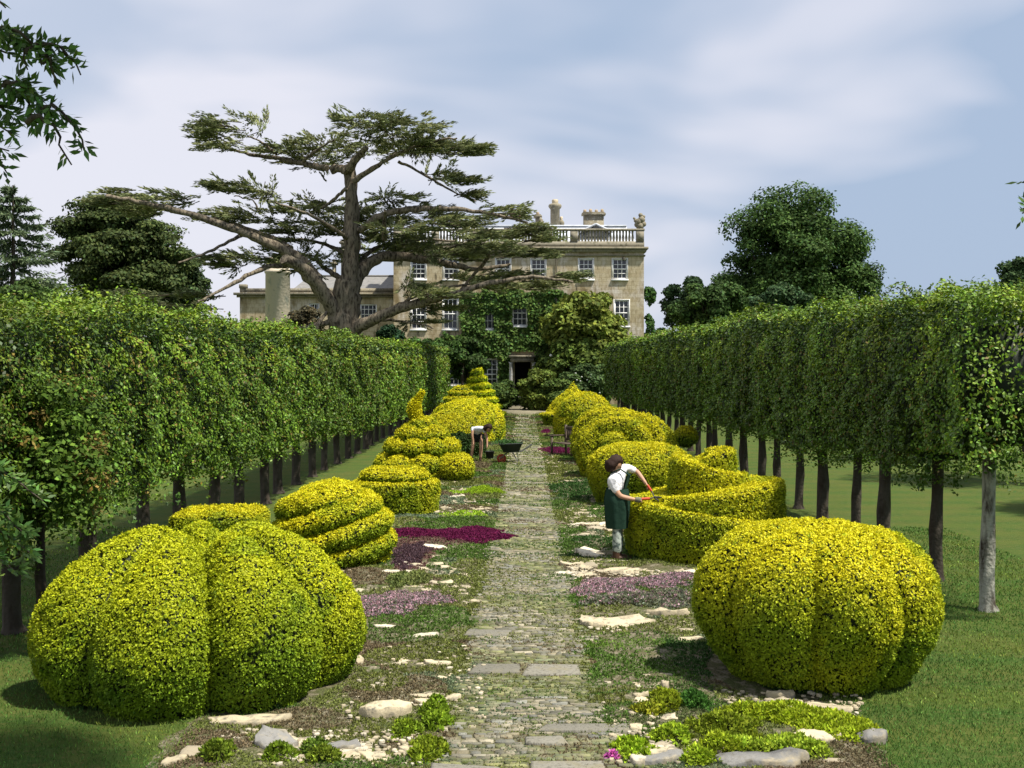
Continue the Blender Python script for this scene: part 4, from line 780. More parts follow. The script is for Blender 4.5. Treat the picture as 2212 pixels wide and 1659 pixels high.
def wallgrid(mb, x0, x1, z0, z1, y, holes, depth=.22):
    xs = sorted({x0, x1, *[h[0] for h in holes], *[h[1] for h in holes]}); zs = sorted({z0, z1, *[h[2] for h in holes], *[h[3] for h in holes]})
    for a, b in zip(xs[:-1], xs[1:]):
        for c, d in zip(zs[:-1], zs[1:]):
            mx_, mz = (a + b) / 2, (c + d) / 2
            if any(h[0] < mx_ < h[1] and h[2] < mz < h[3] for h in holes): continue
            mb.add([(a, y, c), (b, y, c), (b, y, d), (a, y, d)], [(0, 1, 2, 3)])
    for h in holes:
        a, b, c, d = h; q = [(a, c), (b, c), (b, d), (a, d)]
        for i in range(4):
            (ax, az), (bx, bz) = q[i], q[(i + 1) % 4]; mb.add([(ax, y, az), (bx, y, bz), (bx, y + depth, bz), (ax, y + depth, az)], [(0, 1, 2, 3)])
mb = MB(); wallgrid(mb, X0, X1, ZB, ZC, 0.0, holes)
mb.add([(X1, 0, ZB), (X1, HD, ZB), (X1, HD, ZC), (X1, 0, ZC)], [(0, 1, 2, 3)]); mb.add([(X0, 0, ZB), (X0, 0, ZC), (X0, HD, ZC), (X0, HD, ZB)], [(0, 1, 2, 3)]); mb.add([(X0, HD, ZB), (X0, HD, ZC), (X1, HD, ZC), (X1, HD, ZB)], [(0, 1, 2, 3)])
mb.add([(X0, .0, ZC), (X1, .0, ZC), (X1, HD, ZC), (X0, HD, ZC)], [(0, 1, 2, 3)])
for s_ in (0,):   # quoin strip at the right corner
    pass
mb.build('wall', M_WALL, parent=house)
def window(parent, x0, x1, z0, z1, cols, rows, y=.1, sill=True):
    mb = MB(); f = .09; b = .042
    mb.box(x0, x0 + f, y - .05, y + .05, z0, z1).box(x1 - f, x1, y - .05, y + .05, z0, z1).box(x0 + f, x1 - f, y - .05, y + .05, z1 - f, z1).box(x0 + f, x1 - f, y - .05, y + .05, z0, z0 + f)
    for i in range(1, cols): xx = x0 + f + (x1 - x0 - 2 * f) * i / cols; mb.box(xx - b / 2, xx + b / 2, y - .03, y + .03, z0 + f, z1 - f)
    for i in range(1, rows): zz = z0 + f + (z1 - z0 - 2 * f) * i / rows; bb = b * (1.9 if i == rows // 2 else 1); mb.box(x0 + f, x1 - f, y - .028 - (.012 if i == rows // 2 else 0), y + .026, zz - bb / 2, zz + bb / 2)
    w = mb.build('window', M_WHITE, parent=parent)
    g_ = MB(); g_.add([(x0, y + .04, z0), (x1, y + .04, z0), (x1, y + .04, z1), (x0, y + .04, z1)], [(0, 1, 2, 3)]); g_.build('pane', M_GLASS, parent=w)
    if sill: s = MB(); s.box(x0 - .08, x1 + .08, -.12, .16, z0 - .13, z0 - .002); s.build('sill', M_WHITE, parent=w)
    s = MB(); s.box(x0 - .05, x0 - .002, -.025, .12, z0, z1 + .05).box(x1 + .002, x1 + .05, -.025, .12, z0, z1 + .05).box(x0 - .002, x1 + .002, -.022, .12, z1 + .002, z1 + .048); s.build('surround', M_WHITE, parent=w)
for w in WIN: window(house, *w[:6])
# cornice, parapet, balustrade
mb = MB(); ZP = hz(527)
mb.box(X0 - .30, X1 + .30, -.34, HD + .3, ZC - .02, ZC + .14); mb.box(X0 - .16, X1 + .16, -.2, HD + .2, ZC - .22, ZC - .022); mb.box(X0 - .10, X1 + .10, -.12, HD + .1, ZC - .52, ZC - .42); mb.build('cornice', M_TRIM, parent=house)
mb = MB(); ZA = ZC + .14; ZT = hz(494)
mb.box(X0 - .02, X1 + .02, -.05, .32, ZA + .002, ZA + .42)
piers = [X0 + .3, hx(1022), hx(1165), hx(1290) + 0, X1 - .3]
for px in (X0 + .28, hx(940), hx(1022), hx(1100), hx(1185), hx(1240), X1 - .28): mb.box(px - .28, px + .28, -.08, .36, ZA + .422, ZT - .14)
mb.box(X0 - .05, X1 + .05, -.1, .38, ZT - .138, ZT)
xx = X0 + .7
while xx < X1 - .6:
    if not any(abs(xx - px) < .36 for px in (hx(940), hx(1022), hx(1100), hx(1185), hx(1240))):
        z0 = ZA + .424; h = ZT - .14 - z0; mb.lathe([(.075, z0), (.075, z0 + .1 * h), (.10, z0 + .35 * h), (.065, z0 + .7 * h), (.08, z0 + h)], xx, .14, 8)
    xx += .23
mb.build('balustrade', mat('balustrade_stone', .9, .1, color=(.26, .235, .18), noise=[(4, .5, .65, (.14, .13, .09), (1, 1, 1))]), parent=house)
mb = MB(); zr = ZT + .02; rz = hz(491)   # lead roof
rx0, rx1 = X0 + 1.2, X1 - 1.0; ry0, ry1 = 2.0, HD - 2; zt = ZT + .55
mb.add([(X0 + .3, .8, ZC + .3), (X1 - .3, .8, ZC + .3), (rx1, 3.5, zt), (rx0, 3.5, zt)], [(0, 1, 2, 3)]); mb.add([(rx0, 3.5, zt), (rx1, 3.5, zt), (rx1, 9, zt), (rx0, 9, zt)], [(0, 1, 2, 3)]); mb.add([(X1 - .3, .8, ZC + .3), (X1 - .3, HD - .8, ZC + .3), (rx1, 9, zt), (rx1, 3.5, zt)], [(0, 1, 2, 3)])
mb.add([(X0 + .3, .8, ZC + .3), (X0 + .3, HD - .8, ZC + .3), (rx0, 9, zt), (rx0, 3.5, zt)], [(0, 1, 2, 3)]); mb.box(rx0, rx1, 3.3, 3.7, zt + .002, zt + .1); mb.build('roof', M_LEAD, parent=house)
mb = MB(); dx = hx(1290); zz = ZT - .1     # small gabled dormer
mb.add([(dx - 1.0, 1.6, zz - .3), (dx + 1.0, 1.6, zz - .3), (dx, 1.6, zz + .55)], [(0, 1, 2)], (.2, .2, .2)); o_ = mb.build('dormer', M_SLATE, parent=house)
mb = MB(); 
for sgn in (-1, 1): mb.tube([(dx, 1.5, zz + .62), (dx + sgn * 1.25, 1.5, zz + .02)], .08, 6); mb.add([(dx, 1.6, zz + .6), (dx + sgn * 1.15, 1.6, zz), (dx + sgn * 1.15, 5, zz), (dx, 5, zz + .6)], [(0, 1, 2, 3)])
mb.build('dormer_roof', M_LEAD, parent=o_)
def chimney(vx0, vx1, vyt, kind, yy=5.0, pots=3, zb=None, par=house):
    Yh = HY + yy; x0, x1 = hx(vx0, Yh), hx(vx1, Yh); zt_ = hz(vyt, Yh); zb = ZC + .3 if zb is None else zb; cx_ = (x0 + x1) / 2; w = (x1 - x0); mb = MB()
    if kind == 'round':
        mb.lathe([(w * .36, zb), (w * .36, zt_ - .75), (w * .46, zt_ - .65), (w * .52, zt_ - .5), (w * .46, zt_ - .38), (w * .3, zt_ - .3), (0, zt_ - .28)], cx_, yy, 16)
        c_ = mb.build('chimney', M_TRIM, parent=par, smooth=False); pt = MB(); pt.lathe([(w * .22, zt_ - .3), (w * .26, zt_ - .1), (w * .2, zt_), (0, zt_)], cx_, yy, 12, (.62, .52, .36)); pt.build('chimney_pot', M_STONE, parent=c_)
    else:
        mb.box(x0 + .12, x1 - .12, yy - .4, yy + .4, zb, zt_ - .45); mb.box(x0 - .02, x1 + .02, yy - .52, yy + .52, zt_ - .448, zt_ - .30); mb.box(x0 + .06, x1 - .06, yy - .45, yy + .45, zt_ - .298, zt_ - .22); c_ = mb.build('chimney', M_TRIM, parent=par)
        for i in range(pots): pt = MB(); xx = x0 + w * (i + .5) / pots; pt.lathe([(.11, zt_ - .218), (.13, zt_ - .1), (.1, zt_ + .05 * (i % 2)), (0, zt_ - .01)], xx, yy, 10, (.40, .30, .2)); pt.build('chimney_pot', M_STONE, parent=c_)
    return c_
chimney(1185, 1213, 431, 'round', 4.2); chimney(1257, 1307, 453, 'box', 6.0, 4); chimney(1206, 1219, 468, 'round', 4.6); chimney(1153, 1170, 458, 'box', 5, 1); chimney(855, 876, 470, 'box', 3, 2)
mb = MB(); fx = hx(1123); mb.tube([(fx, 3, ZT), (fx, 3, hz(462))], .05, 6, (.25, .24, .2)); mb.tube([(fx, 3, hz(462)), (fx, 3, hz(446))], .07, 6, (.75, .35, .32)); mb.tube([(fx, 3, hz(446)), (fx, 3, hz(438))], .06, 6, (.85, .83, .8)); mb.build('flagpole', M_PLAIN, parent=house)
def urn(vx, s=1.0, y=.14):
    x = hx(vx); mb = MB(); z = ZT + .002; pr = np.array([(.16, 0), (.16, .08), (.07, .12), (.08, .22), (.24, .42), (.27, .6), (.18, .68), (.22, .74), (.1, .8), (.09, .92), (0, .96)]) * s; mb.lathe(pr + [0, z], x, y, 12); mb.build('urn', M_TRIM, parent=house)
urn(1022); urn(1168, .9); urn(860)
# carved shield ornament on the corner pier
mb = MB(); x = X1 - .28; z = ZT + .002
for (dx_, dz, r1) in ((0, .15, .30), (-.1, .45, .28), (.12, .62, .27), (-.22, .25, .2), (.25, .3, .22), (-.3, .55, .16), (.05, .95, .17), (.28, .85, .12), (-.42, .72, .1)):
    t = np.linspace(0, PI, 7); mb.lathe(np.c_[r1 * np.sin(t), z + dz + .05 + r1 * np.cos(t) * -1.0], x + dx_, .14, 8)
mb.build('carved_ornament', M_TRIM, parent=house)
# rainwater pipe and string course
mb = MB(); mb.tube([(hx(1202), -.1, hz(700)), (hx(1202), -.1, ZC - .55)], .055, 6, (.16, .14, .1)); mb.tube([(hx(1347), -.12, ZC - .8), (hx(1347), -.12, ZC - .6)], .12, 8, (.1, .09, .07)); mb.build('rainwater_pipe', M_PLAIN, parent=house)
# door and porch
mb = MB(); mb.add([(DOOR[0], .6, DOOR[2]), (DOOR[1], .6, DOOR[2]), (DOOR[1], .6, DOOR[3]), (DOOR[0], .6, DOOR[3])], [(0, 1, 2, 3)]); mb.build('door', M_DARK, parent=house)
po = MB(); a, b = hx(1106), hx(1150); z0, z1 = hz(782), hz(764)
po.box(a - .1, b + .1, -1.5, -.002, z0, z0 + .32); po.box(a - .2, b + .2, -1.6, -.003, z0 + .322, z0 + .48); porch = po.build('porch', M_TRIM, parent=house)
for xx in (hx(1104), hx(1152)): q = MB(); q.lathe([(.17, .0), (.15, .2), (.13, 1.5), (.12, z0 - .12), (.18, z0 - .003), (0, z0 - .003)], xx, -1.3, 12); q.build('column', M_STONE, parent=porch)
mb = MB(); mb.box(hx(1116), hx(1140), -3.6, -3.0, .62, .75); mb.box(hx(1118), hx(1121), -3.5, -3.1, 0, .618); mb.box(hx(1135), hx(1138), -3.5, -3.1, 0, .618); o = mb.build('slab_bench', M_WHITE); o.location = (0, HY, 0); tag(o, 'white slab bench before the dark front door', 'bench')
# left wing, lower
WY = 3.0; Yw = HY + WY; w0, w1 = hx(518, Yw), X0 - .002; zc = hz(637, Yw); wwin = [(hx(778, Yw), hx(814, Yw), hz(690, Yw), hz(657, Yw)), (hx(668, Yw), hx(690, Yw), hz(712, Yw), hz(655, Yw))]
mb = MB(); wallgrid(mb, w0, w1, 0, zc, WY, wwin); mb.add([(w0, WY, 0), (w0, WY, zc), (w0, WY + 8, zc), (w0, WY + 8, 0)], [(0, 1, 2, 3)]); wing = mb.build('wing_wall', M_WALL, parent=house)
mb = MB(); mb.box(w0 - .4, w1, WY - .38, WY + .0, zc - .02, zc + .16); mb.box(w0 - .2, w1, WY - .2, WY - .0, zc - .2, zc - .022); mb.box(w0, w1, WY - .02, WY + .3, zc + .162, zc + .5); mb.box(w0 - .05, w0 + .5, WY - .06, WY + .5, zc + .502, zc + .8); mb.build('wing_cornice', M_TRIM, parent=wing)
mb = MB(); zr = hz(596, Yw + 3); mb.add([(hx(628, Yw), WY + .4, zc + .4), (w1, WY + .4, zc + .4), (w1, WY + 3.5, zr), (hx(650, Yw), WY + 3.5, zr)], [(0, 1, 2, 3)]); mb.add([(hx(628, Yw), WY + .4, zc + .4), (hx(650, Yw), WY + 3.5, zr), (hx(628, Yw), WY + 7, zc + .4)], [(0, 1, 2)]); mb.box(hx(650, Yw), w1, WY + 3.4, WY + 3.6, zr + .002, zr + .1); mb.build('wing_roof', M_SLATE, parent=wing)
for q in wwin:
    f = MB(); x0, x1, z0, z1 = q; y = WY + .1
    f.box(x0, x0 + .09, y - .05, y + .05, z0, z1).box(x1 - .09, x1, y - .05, y + .05, z0, z1).box(x0 + .09, x1 - .09, y - .05, y + .05, z1 - .09, z1).box(x0 + .09, x1 - .09, y - .05, y + .05, z0, z0 + .09)
    for i in (1, 2, 3): xx = x0 + (x1 - x0) * i / 4; f.box(xx - .02, xx + .02, y - .03, y + .03, z0 + .09, z1 - .09)
    for i in (1, 2): zz = z0 + (z1 - z0) * i / 3; f.box(x0 + .09, x1 - .09, y - .025, y + .025, zz - .02, zz + .02)
    g_ = MB(); g_.add([(x0, y + .04, z0), (x1, y + .04, z0), (x1, y + .04, z1), (x0, y + .04, z1)], [(0, 1, 2, 3)]); w = f.build('wing_window', M_WHITE, parent=house); g_.build('pane', M_GLASS, parent=w)
chimney(735, 772, 515, 'box', 9, 2, zb=zc); chimney(716, 728, 560, 'box', 9, 1, zb=zc)
mb = MB(); x = hx(583, Yw); mb.tube([(x, WY - .1, 0), (x, WY - .1, zc - .2)], .06, 6, (.10, .14, .12)); mb.build('wing_pipe', M_PLAIN, parent=wing)
# round turret
TY = 84.0; tx = (600 - VX) * TY / F; rr_ = 27 * TY / F; zt_ = CAMH - (556 - VY) * TY / F; mb = MB()
mb.lathe([(rr_ * 1.05, 0), (rr_, 2), (rr_ * .97, zt_ - 1.15), (rr_ * 1.04, zt_ - 1.1), (rr_ * 1.06, zt_ - .95), (rr_ * .94, zt_ - .9), (rr_ * .92, zt_ - .35), (rr_ * 1.02, zt_ - .25), (rr_ * 1.0, zt_ - .05), (0, zt_)], 0, 0, 28)
o = mb.build('stone_turret', M_COL, smooth=False); o.location = (tx, TY, 0); tag(o, 'round lichened stone turret beside the cedar trunk', 'turret')

# creepers and shrubs at the house
def facefoliage(name, label, rects, holes, y, leaf, dens, col, cat='climber', thick=.35, mat_=None, v=.35):
    mb = MB()
    for (x0, x1, z0, z1) in rects:
        n = int((x1 - x0) * (z1 - z0) * dens); x = R.uniform(x0, x1, n); z = R.uniform(z0, z1, n)
        e = NZ(np.c_[x, z, z * 0], .9) * .35; ok = (x > x0 + np.abs(e) * .6) & (x < x1 - np.abs(e) * .6) & (z < z1 - np.abs(e)) 
        for h in holes: ok &= ~((x > h[0] - .03) & (x < h[1] + .03) & (z > h[2] - .12) & (z < h[3] + .05))
        x, z = x[ok], z[ok]; n = len(x); d = thick * (.5 + .4 * NZ(np.c_[x, z, z * 0], .8)) + R.normal(0, .1, n); p = np.c_[x, y - np.clip(d, .02, 1.2), z]
        flat_leaves(mb, p, np.tile([0, -1, .6], (n, 1)), leaf * R.uniform(.7, 1.3, n), leaf * .7, jit(n, col, v, .1), spread=.6, drop=.2)
    o = mb.build(name, mat_ or M_LEAF); o.location = (0, 0, 0); return tag(o, label, cat)
hh = [(w[0] + .2, w[1] - .25, w[2], hz(680)) if abs(w[0] - hx(1042)) < .3 and w[6] == 'mid' else ((w[0], w[1], w[2], hz(668)) if abs(w[0] - hx(1107)) < .3 and w[6] == 'mid' else (w[0], w[1], w[2], w[3])) for w in WIN] + [(DOOR[0] - .3, DOOR[1] + .3, DOOR[2], DOOR[3] + .75)]
facefoliage('climbing_ivy', 'dark green climber covering the middle of the house front', [(hx(990), hx(1262), 0, hz(632)), (hx(945), hx(1000), 0, hz(715)), (hx(1040), hx(1230), hz(640), hz(620)), (hx(1250), hx(1320), 0, hz(700))], hh, HY, .26, 210, (.07, .125, .026), thick=.45)
facefoliage('climbing_ivy', 'green climber on the right hand corner of the house', [(hx(1392), hx(1418), 0, hz(612))], [], HY + 1.0, .26, 300, (.04, .09, .018), thick=.6)
vtree('magnolia_tree', 'large leaved evergreen magnolia trained beside the front door', 1262, 712, 92, 88, 85.2, 90, (.14, .175, .03), leaf=.36, clr=.8, nl=200)
o = vtree('magnolia_tree', 'lower magnolia mass right of the front door', 1250, 800, 100, 62, 84.0, 70, (.095, .14, .025), leaf=.34, clr=.75, nl=190)
mb = MB()
for (vx, vy) in ((1218, 752), (1232, 776), (1190, 768), (1300, 745), (1262, 690)):
    q = P(vx, vy, 83.2); t = np.linspace(0, PI, 6); mb.lathe(np.c_[.11 * np.sin(t), .1 * np.cos(t)] + [0, q[2]], q[0] - o.location[0], q[1] - o.location[1], 8, (.85, .83, .74))
mb.build('blossom', M_PLAIN, parent=o)
for (vx, vy, rx, ry, Y_, col, lab, nm) in [(1085, 850, 34, 38, 78, (.06, .10, .022), 'leafy shrub left of the white door seat', 'round_shrub'), (1163, 842, 42, 48, 77, (.11, .15, .025), 'yellow-green shrub right of the white door seat', 'round_shrub'),
        (1265, 815, 60, 40, 80, (.06, .10, .03), 'mixed shrub with pale flowers behind the onion yew', 'round_shrub'), (1010, 790, 40, 45, 83, (.03, .06, .015), 'dark shrub left of the porch windows', 'round_shrub'), (930, 755, 80, 32, 80, (.05, .10, .022), 'dark clipped hedge mass behind the left row end', 'round_shrub'),
        (1000, 760, 70, 34, 82, (.04, .075, .018), 'loose dark shrub below the tall windows', 'round_shrub'), (1205, 850, 40, 40, 76, (.07, .11, .022), 'shrub at the end of the path on the right', 'round_shrub'), (845, 722, 26, 26, 76, (.02, .05, .02), 'very dark bush beside the cedar foot', 'round_shrub'),
        (655, 700, 45, 50, 80, (.085, .075, .04), 'brownish twiggy shrub against the wing wall', 'round_shrub')]:
    vtree(nm, lab, vx, vy + ry * .25, rx * 1.1, ry * 1.1, Y_, 34, col, leaf=.22, nl=200, cat='shrub')
mb = MB(); 
for i in range(18): q = P(R.uniform(1235, 1300), R.uniform(790, 850), 78.6); t = np.linspace(0, PI, 5); mb.lathe(np.c_[.06 * np.sin(t), .05 * np.cos(t)] + [0, q[2]], q[0], q[1], 6, (.45, .48, .42))
o = mb.build('pale_flowers', M_PLAIN); tag(o, 'pale flower heads scattered over the shrub behind the onion yew', 'flowers', kind='stuff')
# paved apron and steps at the end of the path
mb = MB(); mb.box(-2.2, 2.6, 71.2, HY - .1, .0, .03); o = mb.build('terrace', mat('terrace', .9, .1, color=(.24, .21, .15), noise=[(3, .45, .7, (.12, .13, .06), (1, 1, 1))])); tag(o, 'stone terrace before the door', 'terrace', kind='structure')

# ------------------------------------------------------------------ bench, barrow, bucket
M_WOOD = mat('old_wood', .8, .2, color=(.085, .062, .042), noise=[(6, .45, .7, (.14, .12, .10), (1, 6, 1))], bump=(30, .4, .01))
bn = empty('garden_bench', (1.38, 38.6, 0), 'dark weathered wooden bench beside the path, backed by yew', 'bench'); bn.rotation_euler = (0, 0, rad(-62))
def bx(nm, l, par, m=M_WOOD):
    mb = MB()
    for q in l: mb.box(*q)
    return mb.build(nm, m, parent=par)
bx('seat', [(-.62, .62, -.25 + .1 * i, -.16 + .1 * i, .42, .45) for i in range(5)], bn)
bx('backrest', [(-.60, .60, .26, .30, .50, .58), (-.60, .60, .26, .30, .86, .96)] + [(-.56 + .11 * i, -.49 + .11 * i, .265, .295, .582, .858) for i in range(11)], bn)
for sx_ in (-1, 1):
    bx('leg', [(sx_ * .65 - .03, sx_ * .65 + .03, -.28, -.22, 0, .64)], bn); bx('leg', [(sx_ * .65 - .03, sx_ * .65 + .03, .25, .31, 0, 1.0)], bn)
    bx('armrest', [(sx_ * .65 - .05, sx_ * .65 + .05, -.33, .248, .642, .68)], bn)
wb = empty('wheelbarrow', tuple(G(1105, 1000)), 'dark green wheelbarrow with a red wheel standing on the path edge', 'wheelbarrow'); s71 = 1 / 71.5
mb = MB(); g_ = np.array([[(-.24, -.20, .33), (.22, -.20, .36), (.22, .20, .36), (-.24, .20, .33)], [(-.36, -.30, .58), (.33, -.30, .60), (.33, .30, .60), (-.36, .30, .58)]], float)
mb.add(g_.reshape(-1, 3), [(0, 3, 2, 1), (0, 1, 5, 4), (1, 2, 6, 5), (2, 3, 7, 6), (3, 0, 4, 7)], (.010, .022, .016)); rim = np.vstack([g_[1], g_[1][:1]]); mb.tube(rim, .02, 6, (.012, .02, .016)); mb.build('tub', M_PLAIN, parent=wb)
mb = MB(); t = np.linspace(0, 2 * PI, 21); mb.tube(np.c_[-.30 + .11 * np.cos(t), 0 * t - .05, .135 + .11 * np.sin(t)], .035, 8, (.30, .045, .02)); wh = mb.build('wheel', M_PLAIN, parent=wb, smooth=True)
mb = MB(); mb.tube([(-.30, -.10, .135), (-.30, .0, .135)], .07, 12, (.33, .07, .03)); mb.build('hub', M_PLAIN, parent=wh)
mb = MB(); 
for sy in (-.16, .16): mb.tube([(-.34, sy * .5 - .03, .14), (-.1, sy, .33), (.3, sy, .36), (.62, sy * 1.3, .56)], .015, 6, (.10, .11, .10)); mb.tube([(.16, sy, .34), (.22, sy, .0), (.02, sy, .34)], .014, 6, (.25, .26, .23))
mb.build('frame', M_PLAIN, parent=wb)
mb = MB(); n = 500; p = np.c_[R.normal(-.12, .16, n), R.normal(0, .14, n), .58 + np.abs(R.normal(0, .07, n))]; flat_leaves(mb, p, np.tile([0, 0, 1.], (n, 1)), .07, .035, jit(n, (.05, .12, .03), .4), spread=1); o = mb.build('yew_clippings', M_LEAF); o.location = wb.location; tag(o, 'heap of green clippings lying in the wheelbarrow', 'clippings')
bk = empty('bucket', tuple(G(1058, 994)), 'black bucket between the bending gardener and the wheelbarrow', 'bucket')
mb = MB(); mb.lathe([(0, .01), (.09, .01), (.10, .0), (.135, .27), (.145, .275), (.13, .275), (.095, .03), (0, .03)], 0, 0, 18, (.012, .014, .014)); mb.build('pail', M_PLAIN, parent=bk, smooth=True)
mb = MB(); t = np.linspace(0, PI, 12); mb.tube(np.c_[.14 * np.cos(t), 0 * t, .26 - .10 * np.sin(t)], .006, 5, (.3, .3, .3)); mb.build('handle', M_PLAIN, parent=bk)

# ------------------------------------------------------------------ people
def skin(name, J, E, m, parent, sub=1, root=0, smooth=True):
    me = bpy.data.meshes.new(name + '_s'); keys = list(J); idx = {k: i for i, k in enumerate(keys)}
    me.from_pydata([tuple(J[k][:3]) for k in keys], [(idx[a], idx[b]) for a, b in E], []); o = bpy.data.objects.new(name, me); COL.objects.link(o)
    md = o.modifiers.new('s', 'SKIN'); md.use_smooth_shade = True; md.branch_smoothing = .4
    lay = me.skin_vertices[0]
    for i, k in enumerate(keys):
        r = J[k][3]; r = r if isinstance(r, (tuple, list)) else (r, r); lay.data[i].radius = r; lay.data[i].use_root = (k == keys[root])
    sb = o.modifiers.new('u', 'SUBSURF'); sb.levels = sub; sb.render_levels = sub
    dg = bpy.context.evaluated_depsgraph_get(); dg.update(); ev = o.evaluated_get(dg); nm = bpy.data.meshes.new_from_object(ev); o.modifiers.clear(); o.data = nm; bpy.data.meshes.remove(me); nm.name = name; nm.materials.clear(); nm.materials.append(m)
    o.parent = parent; return o
M_SKIN = mat('skin', .6, .3, color=(.48, .28, .18)); M_SHIRT = mat('white_shirt', .85, .1, color=(.78, .78, .80), bump=(18, .7, .03)); M_APR = mat('green_apron', .85, .1, color=(.018, .045, .030), bump=(14, .5, .02))
M_TRS = mat('pale_trousers', .9, .1, color=(.40, .45, .40), noise=[(16, .5, .56, (.10, .13, .12), (1, 1, 1))], bump=(14, .6, .03)); M_HAIR = mat('dark_hair', .7, .2, color=(.030, .015, .010), bump=(60, .8, .01)); M_BOOT = mat('brown_boot', .6, .3, color=(.07, .035, .02)); M_SHORT = mat('dark_shorts', .9, .1, color=(.02, .022, .02)); M_TEE = mat('pale_tee', .9, .1, color=(.62, .66, .70), bump=(18, .6, .03)); M_GLV = mat('grey_glove', .9, .1, color=(.16, .15, .11)); M_RED = mat('red_handle', .5, .3, color=(.45, .05, .015)); M_STEEL = mat('dark_steel', .4, .5, color=(.03, .03, .03), metallic=.6)
def hand(J, E, key, base, d, side, s=1.0, curl=.35):
    """five fingers on a palm from the wrist joint"""
    d = nrm(np.asarray(d, float)); sdv = nrm(np.cross(d, np.array([0.1, .2, 1.0]))) * side; dn = np.cross(sdv, d) * side
    palm = base + d * .055 * s; J[key + 'palm'] = (*palm, (.034 * s, .018 * s)); E.append((key, key + 'palm'))
    for i, (o_, l_) in enumerate(((-.028, .062), (-.010, .074), (.010, .070), (.028, .056))):
        a = palm + d * .035 * s + sdv * o_ * s; b = a + (d * (1 - curl) + dn * -curl) * l_ * .5 * s; c_ = b + (d * (1 - curl * 1.8) + dn * -curl * 1.8) * l_ * .5 * s
        for nm_, q, r in (('a', a, .009), ('b', b, .0085), ('c', c_, .007)): J[f'{key}f{i}{nm_}'] = (*q, r * s)
        E.extend([(key + 'palm', f'{key}f{i}a'), (f'{key}f{i}a', f'{key}f{i}b'), (f'{key}f{i}b', f'{key}f{i}c')])
    a = palm - sdv * .03 * s; b = a - sdv * .02 * s + d * .025 * s; J[key + 'ta'] = (*a, .011 * s); J[key + 'tb'] = (*b, .009 * s); E.extend([(key + 'palm', key + 'ta'), (key + 'ta', key + 'tb')])
def headparts(parent, c, r, face, M_h, hairlen=.1):
    """head with nose, brow, ears and hair as ellipsoids merged in one mesh each"""
    c = np.asarray(c, float); face = nrm(np.asarray(face, float)); up = nrm(np.array([0, 0, 1.0]) - face * face[2] * .6); lat = nrm(np.cross(face, up)); up = np.cross(lat, face)
    n, k = 24, 16; th = np.linspace(0, 2 * PI, n, endpoint=False); ph = np.linspace(0.01, PI - .01, k)
    def shell(s1, s2, s3, off, mask=None, bumpy=0):
        g_ = np.zeros((n, k, 3))
        for i, t_ in enumerate(th):
            for j, p_ in enumerate(ph):
                a, b_, cc_ = math.sin(p_) * math.cos(t_), math.sin(p_) * math.sin(t_), math.cos(p_)
                rr = 1 + (mask(a, b_, cc_) if mask else 0); g_[i, j] = c + off + (face * a * s1 + lat * b_ * s2 + up * cc_ * s3) * rr
        return g_
    def fm(a, b_, cc_):
        v = .22 * math.exp(-((b_ / .16) ** 2 + ((cc_ + .05) / .2) ** 2)) * (a > 0)          # nose
        v -= .07 * (math.exp(-(((b_ - .35) / .15) ** 2 + ((cc_ - .12) / .12) ** 2)) + math.exp(-(((b_ + .35) / .15) ** 2 + ((cc_ - .12) / .12) ** 2))) * (a > 0)   # eye sockets
        v += .05 * math.exp(-((b_ / .25) ** 2 + ((cc_ + .5) / .1) ** 2)) * (a > 0)          # mouth
        v -= .12 * (cc_ < -.3) * abs(b_); v += .10 * (math.exp(-(((abs(b_) - .98) / .12) ** 2 + (cc_ / .25) ** 2 + ((a) / .25) ** 2))); return v
    mb = MB(); mb.grid(shell(r * .92, r * .74, r * 1.12, np.zeros(3), fm), None, wrap=True); hd = mb.build('head', M_SKIN, parent=parent, smooth=True)
    for s_ in (-1, 1): mb = MB(); t = np.linspace(0, PI, 6); e = c + face * r * .80 + lat * s_ * r * .30 + up * r * .12; mb.lathe(np.c_[.011 * np.sin(t), e[2] + .011 * np.cos(t)], e[0], e[1], 8, (.03, .02, .02)); mb.build('eye', M_HAIR, parent=hd)
    hm = lambda a, b_, cc_: (-.30 if (a > .45 and cc_ < .42) else 0) + (.08 * math.sin(b_ * 17 + a * 9)) + (.22 if (a < .1 and cc_ < -.2) else 0)
    mb = MB(); mb.grid(shell(r * 1.02, r * .90, r * 1.20, -face * r * .07 + up * r * .04, hm), None, wrap=True); mb.build('hair', M_h, parent=parent, smooth=True)
# --- standing gardener
g1 = G(1336, 1211); GX, GY = g1[0], g1[1]; gd = empty('person', (GX, GY, 0), 'person in white shirt and long green apron clipping the stepped spiral yew', 'person', 'gardeners at work')
v_ = lambda *a: np.array(a, float)
J = {'pel': (-.05, 0, .93, (.15, .11)), 'wai': (-.05, 0, 1.05, (.125, .10)), 'che': (-.02, .0, 1.24, (.15, .11)), 'nec': (-.02, .0, 1.36, .055), 'hed': (-.045, -.02, 1.44, .06),
     'sn': (-.13, -.13, 1.24, .065), 'en': (.0, -.20, 1.00, .045), 'wn': (.22, -.16, .95, .032), 'sf': (.10, .14, 1.42, .065), 'ef': (.30, .16, 1.34, .042), 'wf': (.40, .05, 1.20, .032),
     'hn': (-.07, -.08, .86, .095), 'kn': (-.03, -.09, .48, .062), 'an': (-.03, -.09, .10, .045), 'hf': (-.03, .08, .86, .095), 'kf': (.0, .09, .48, .065), 'af': (.01, .08, .10, .045)}
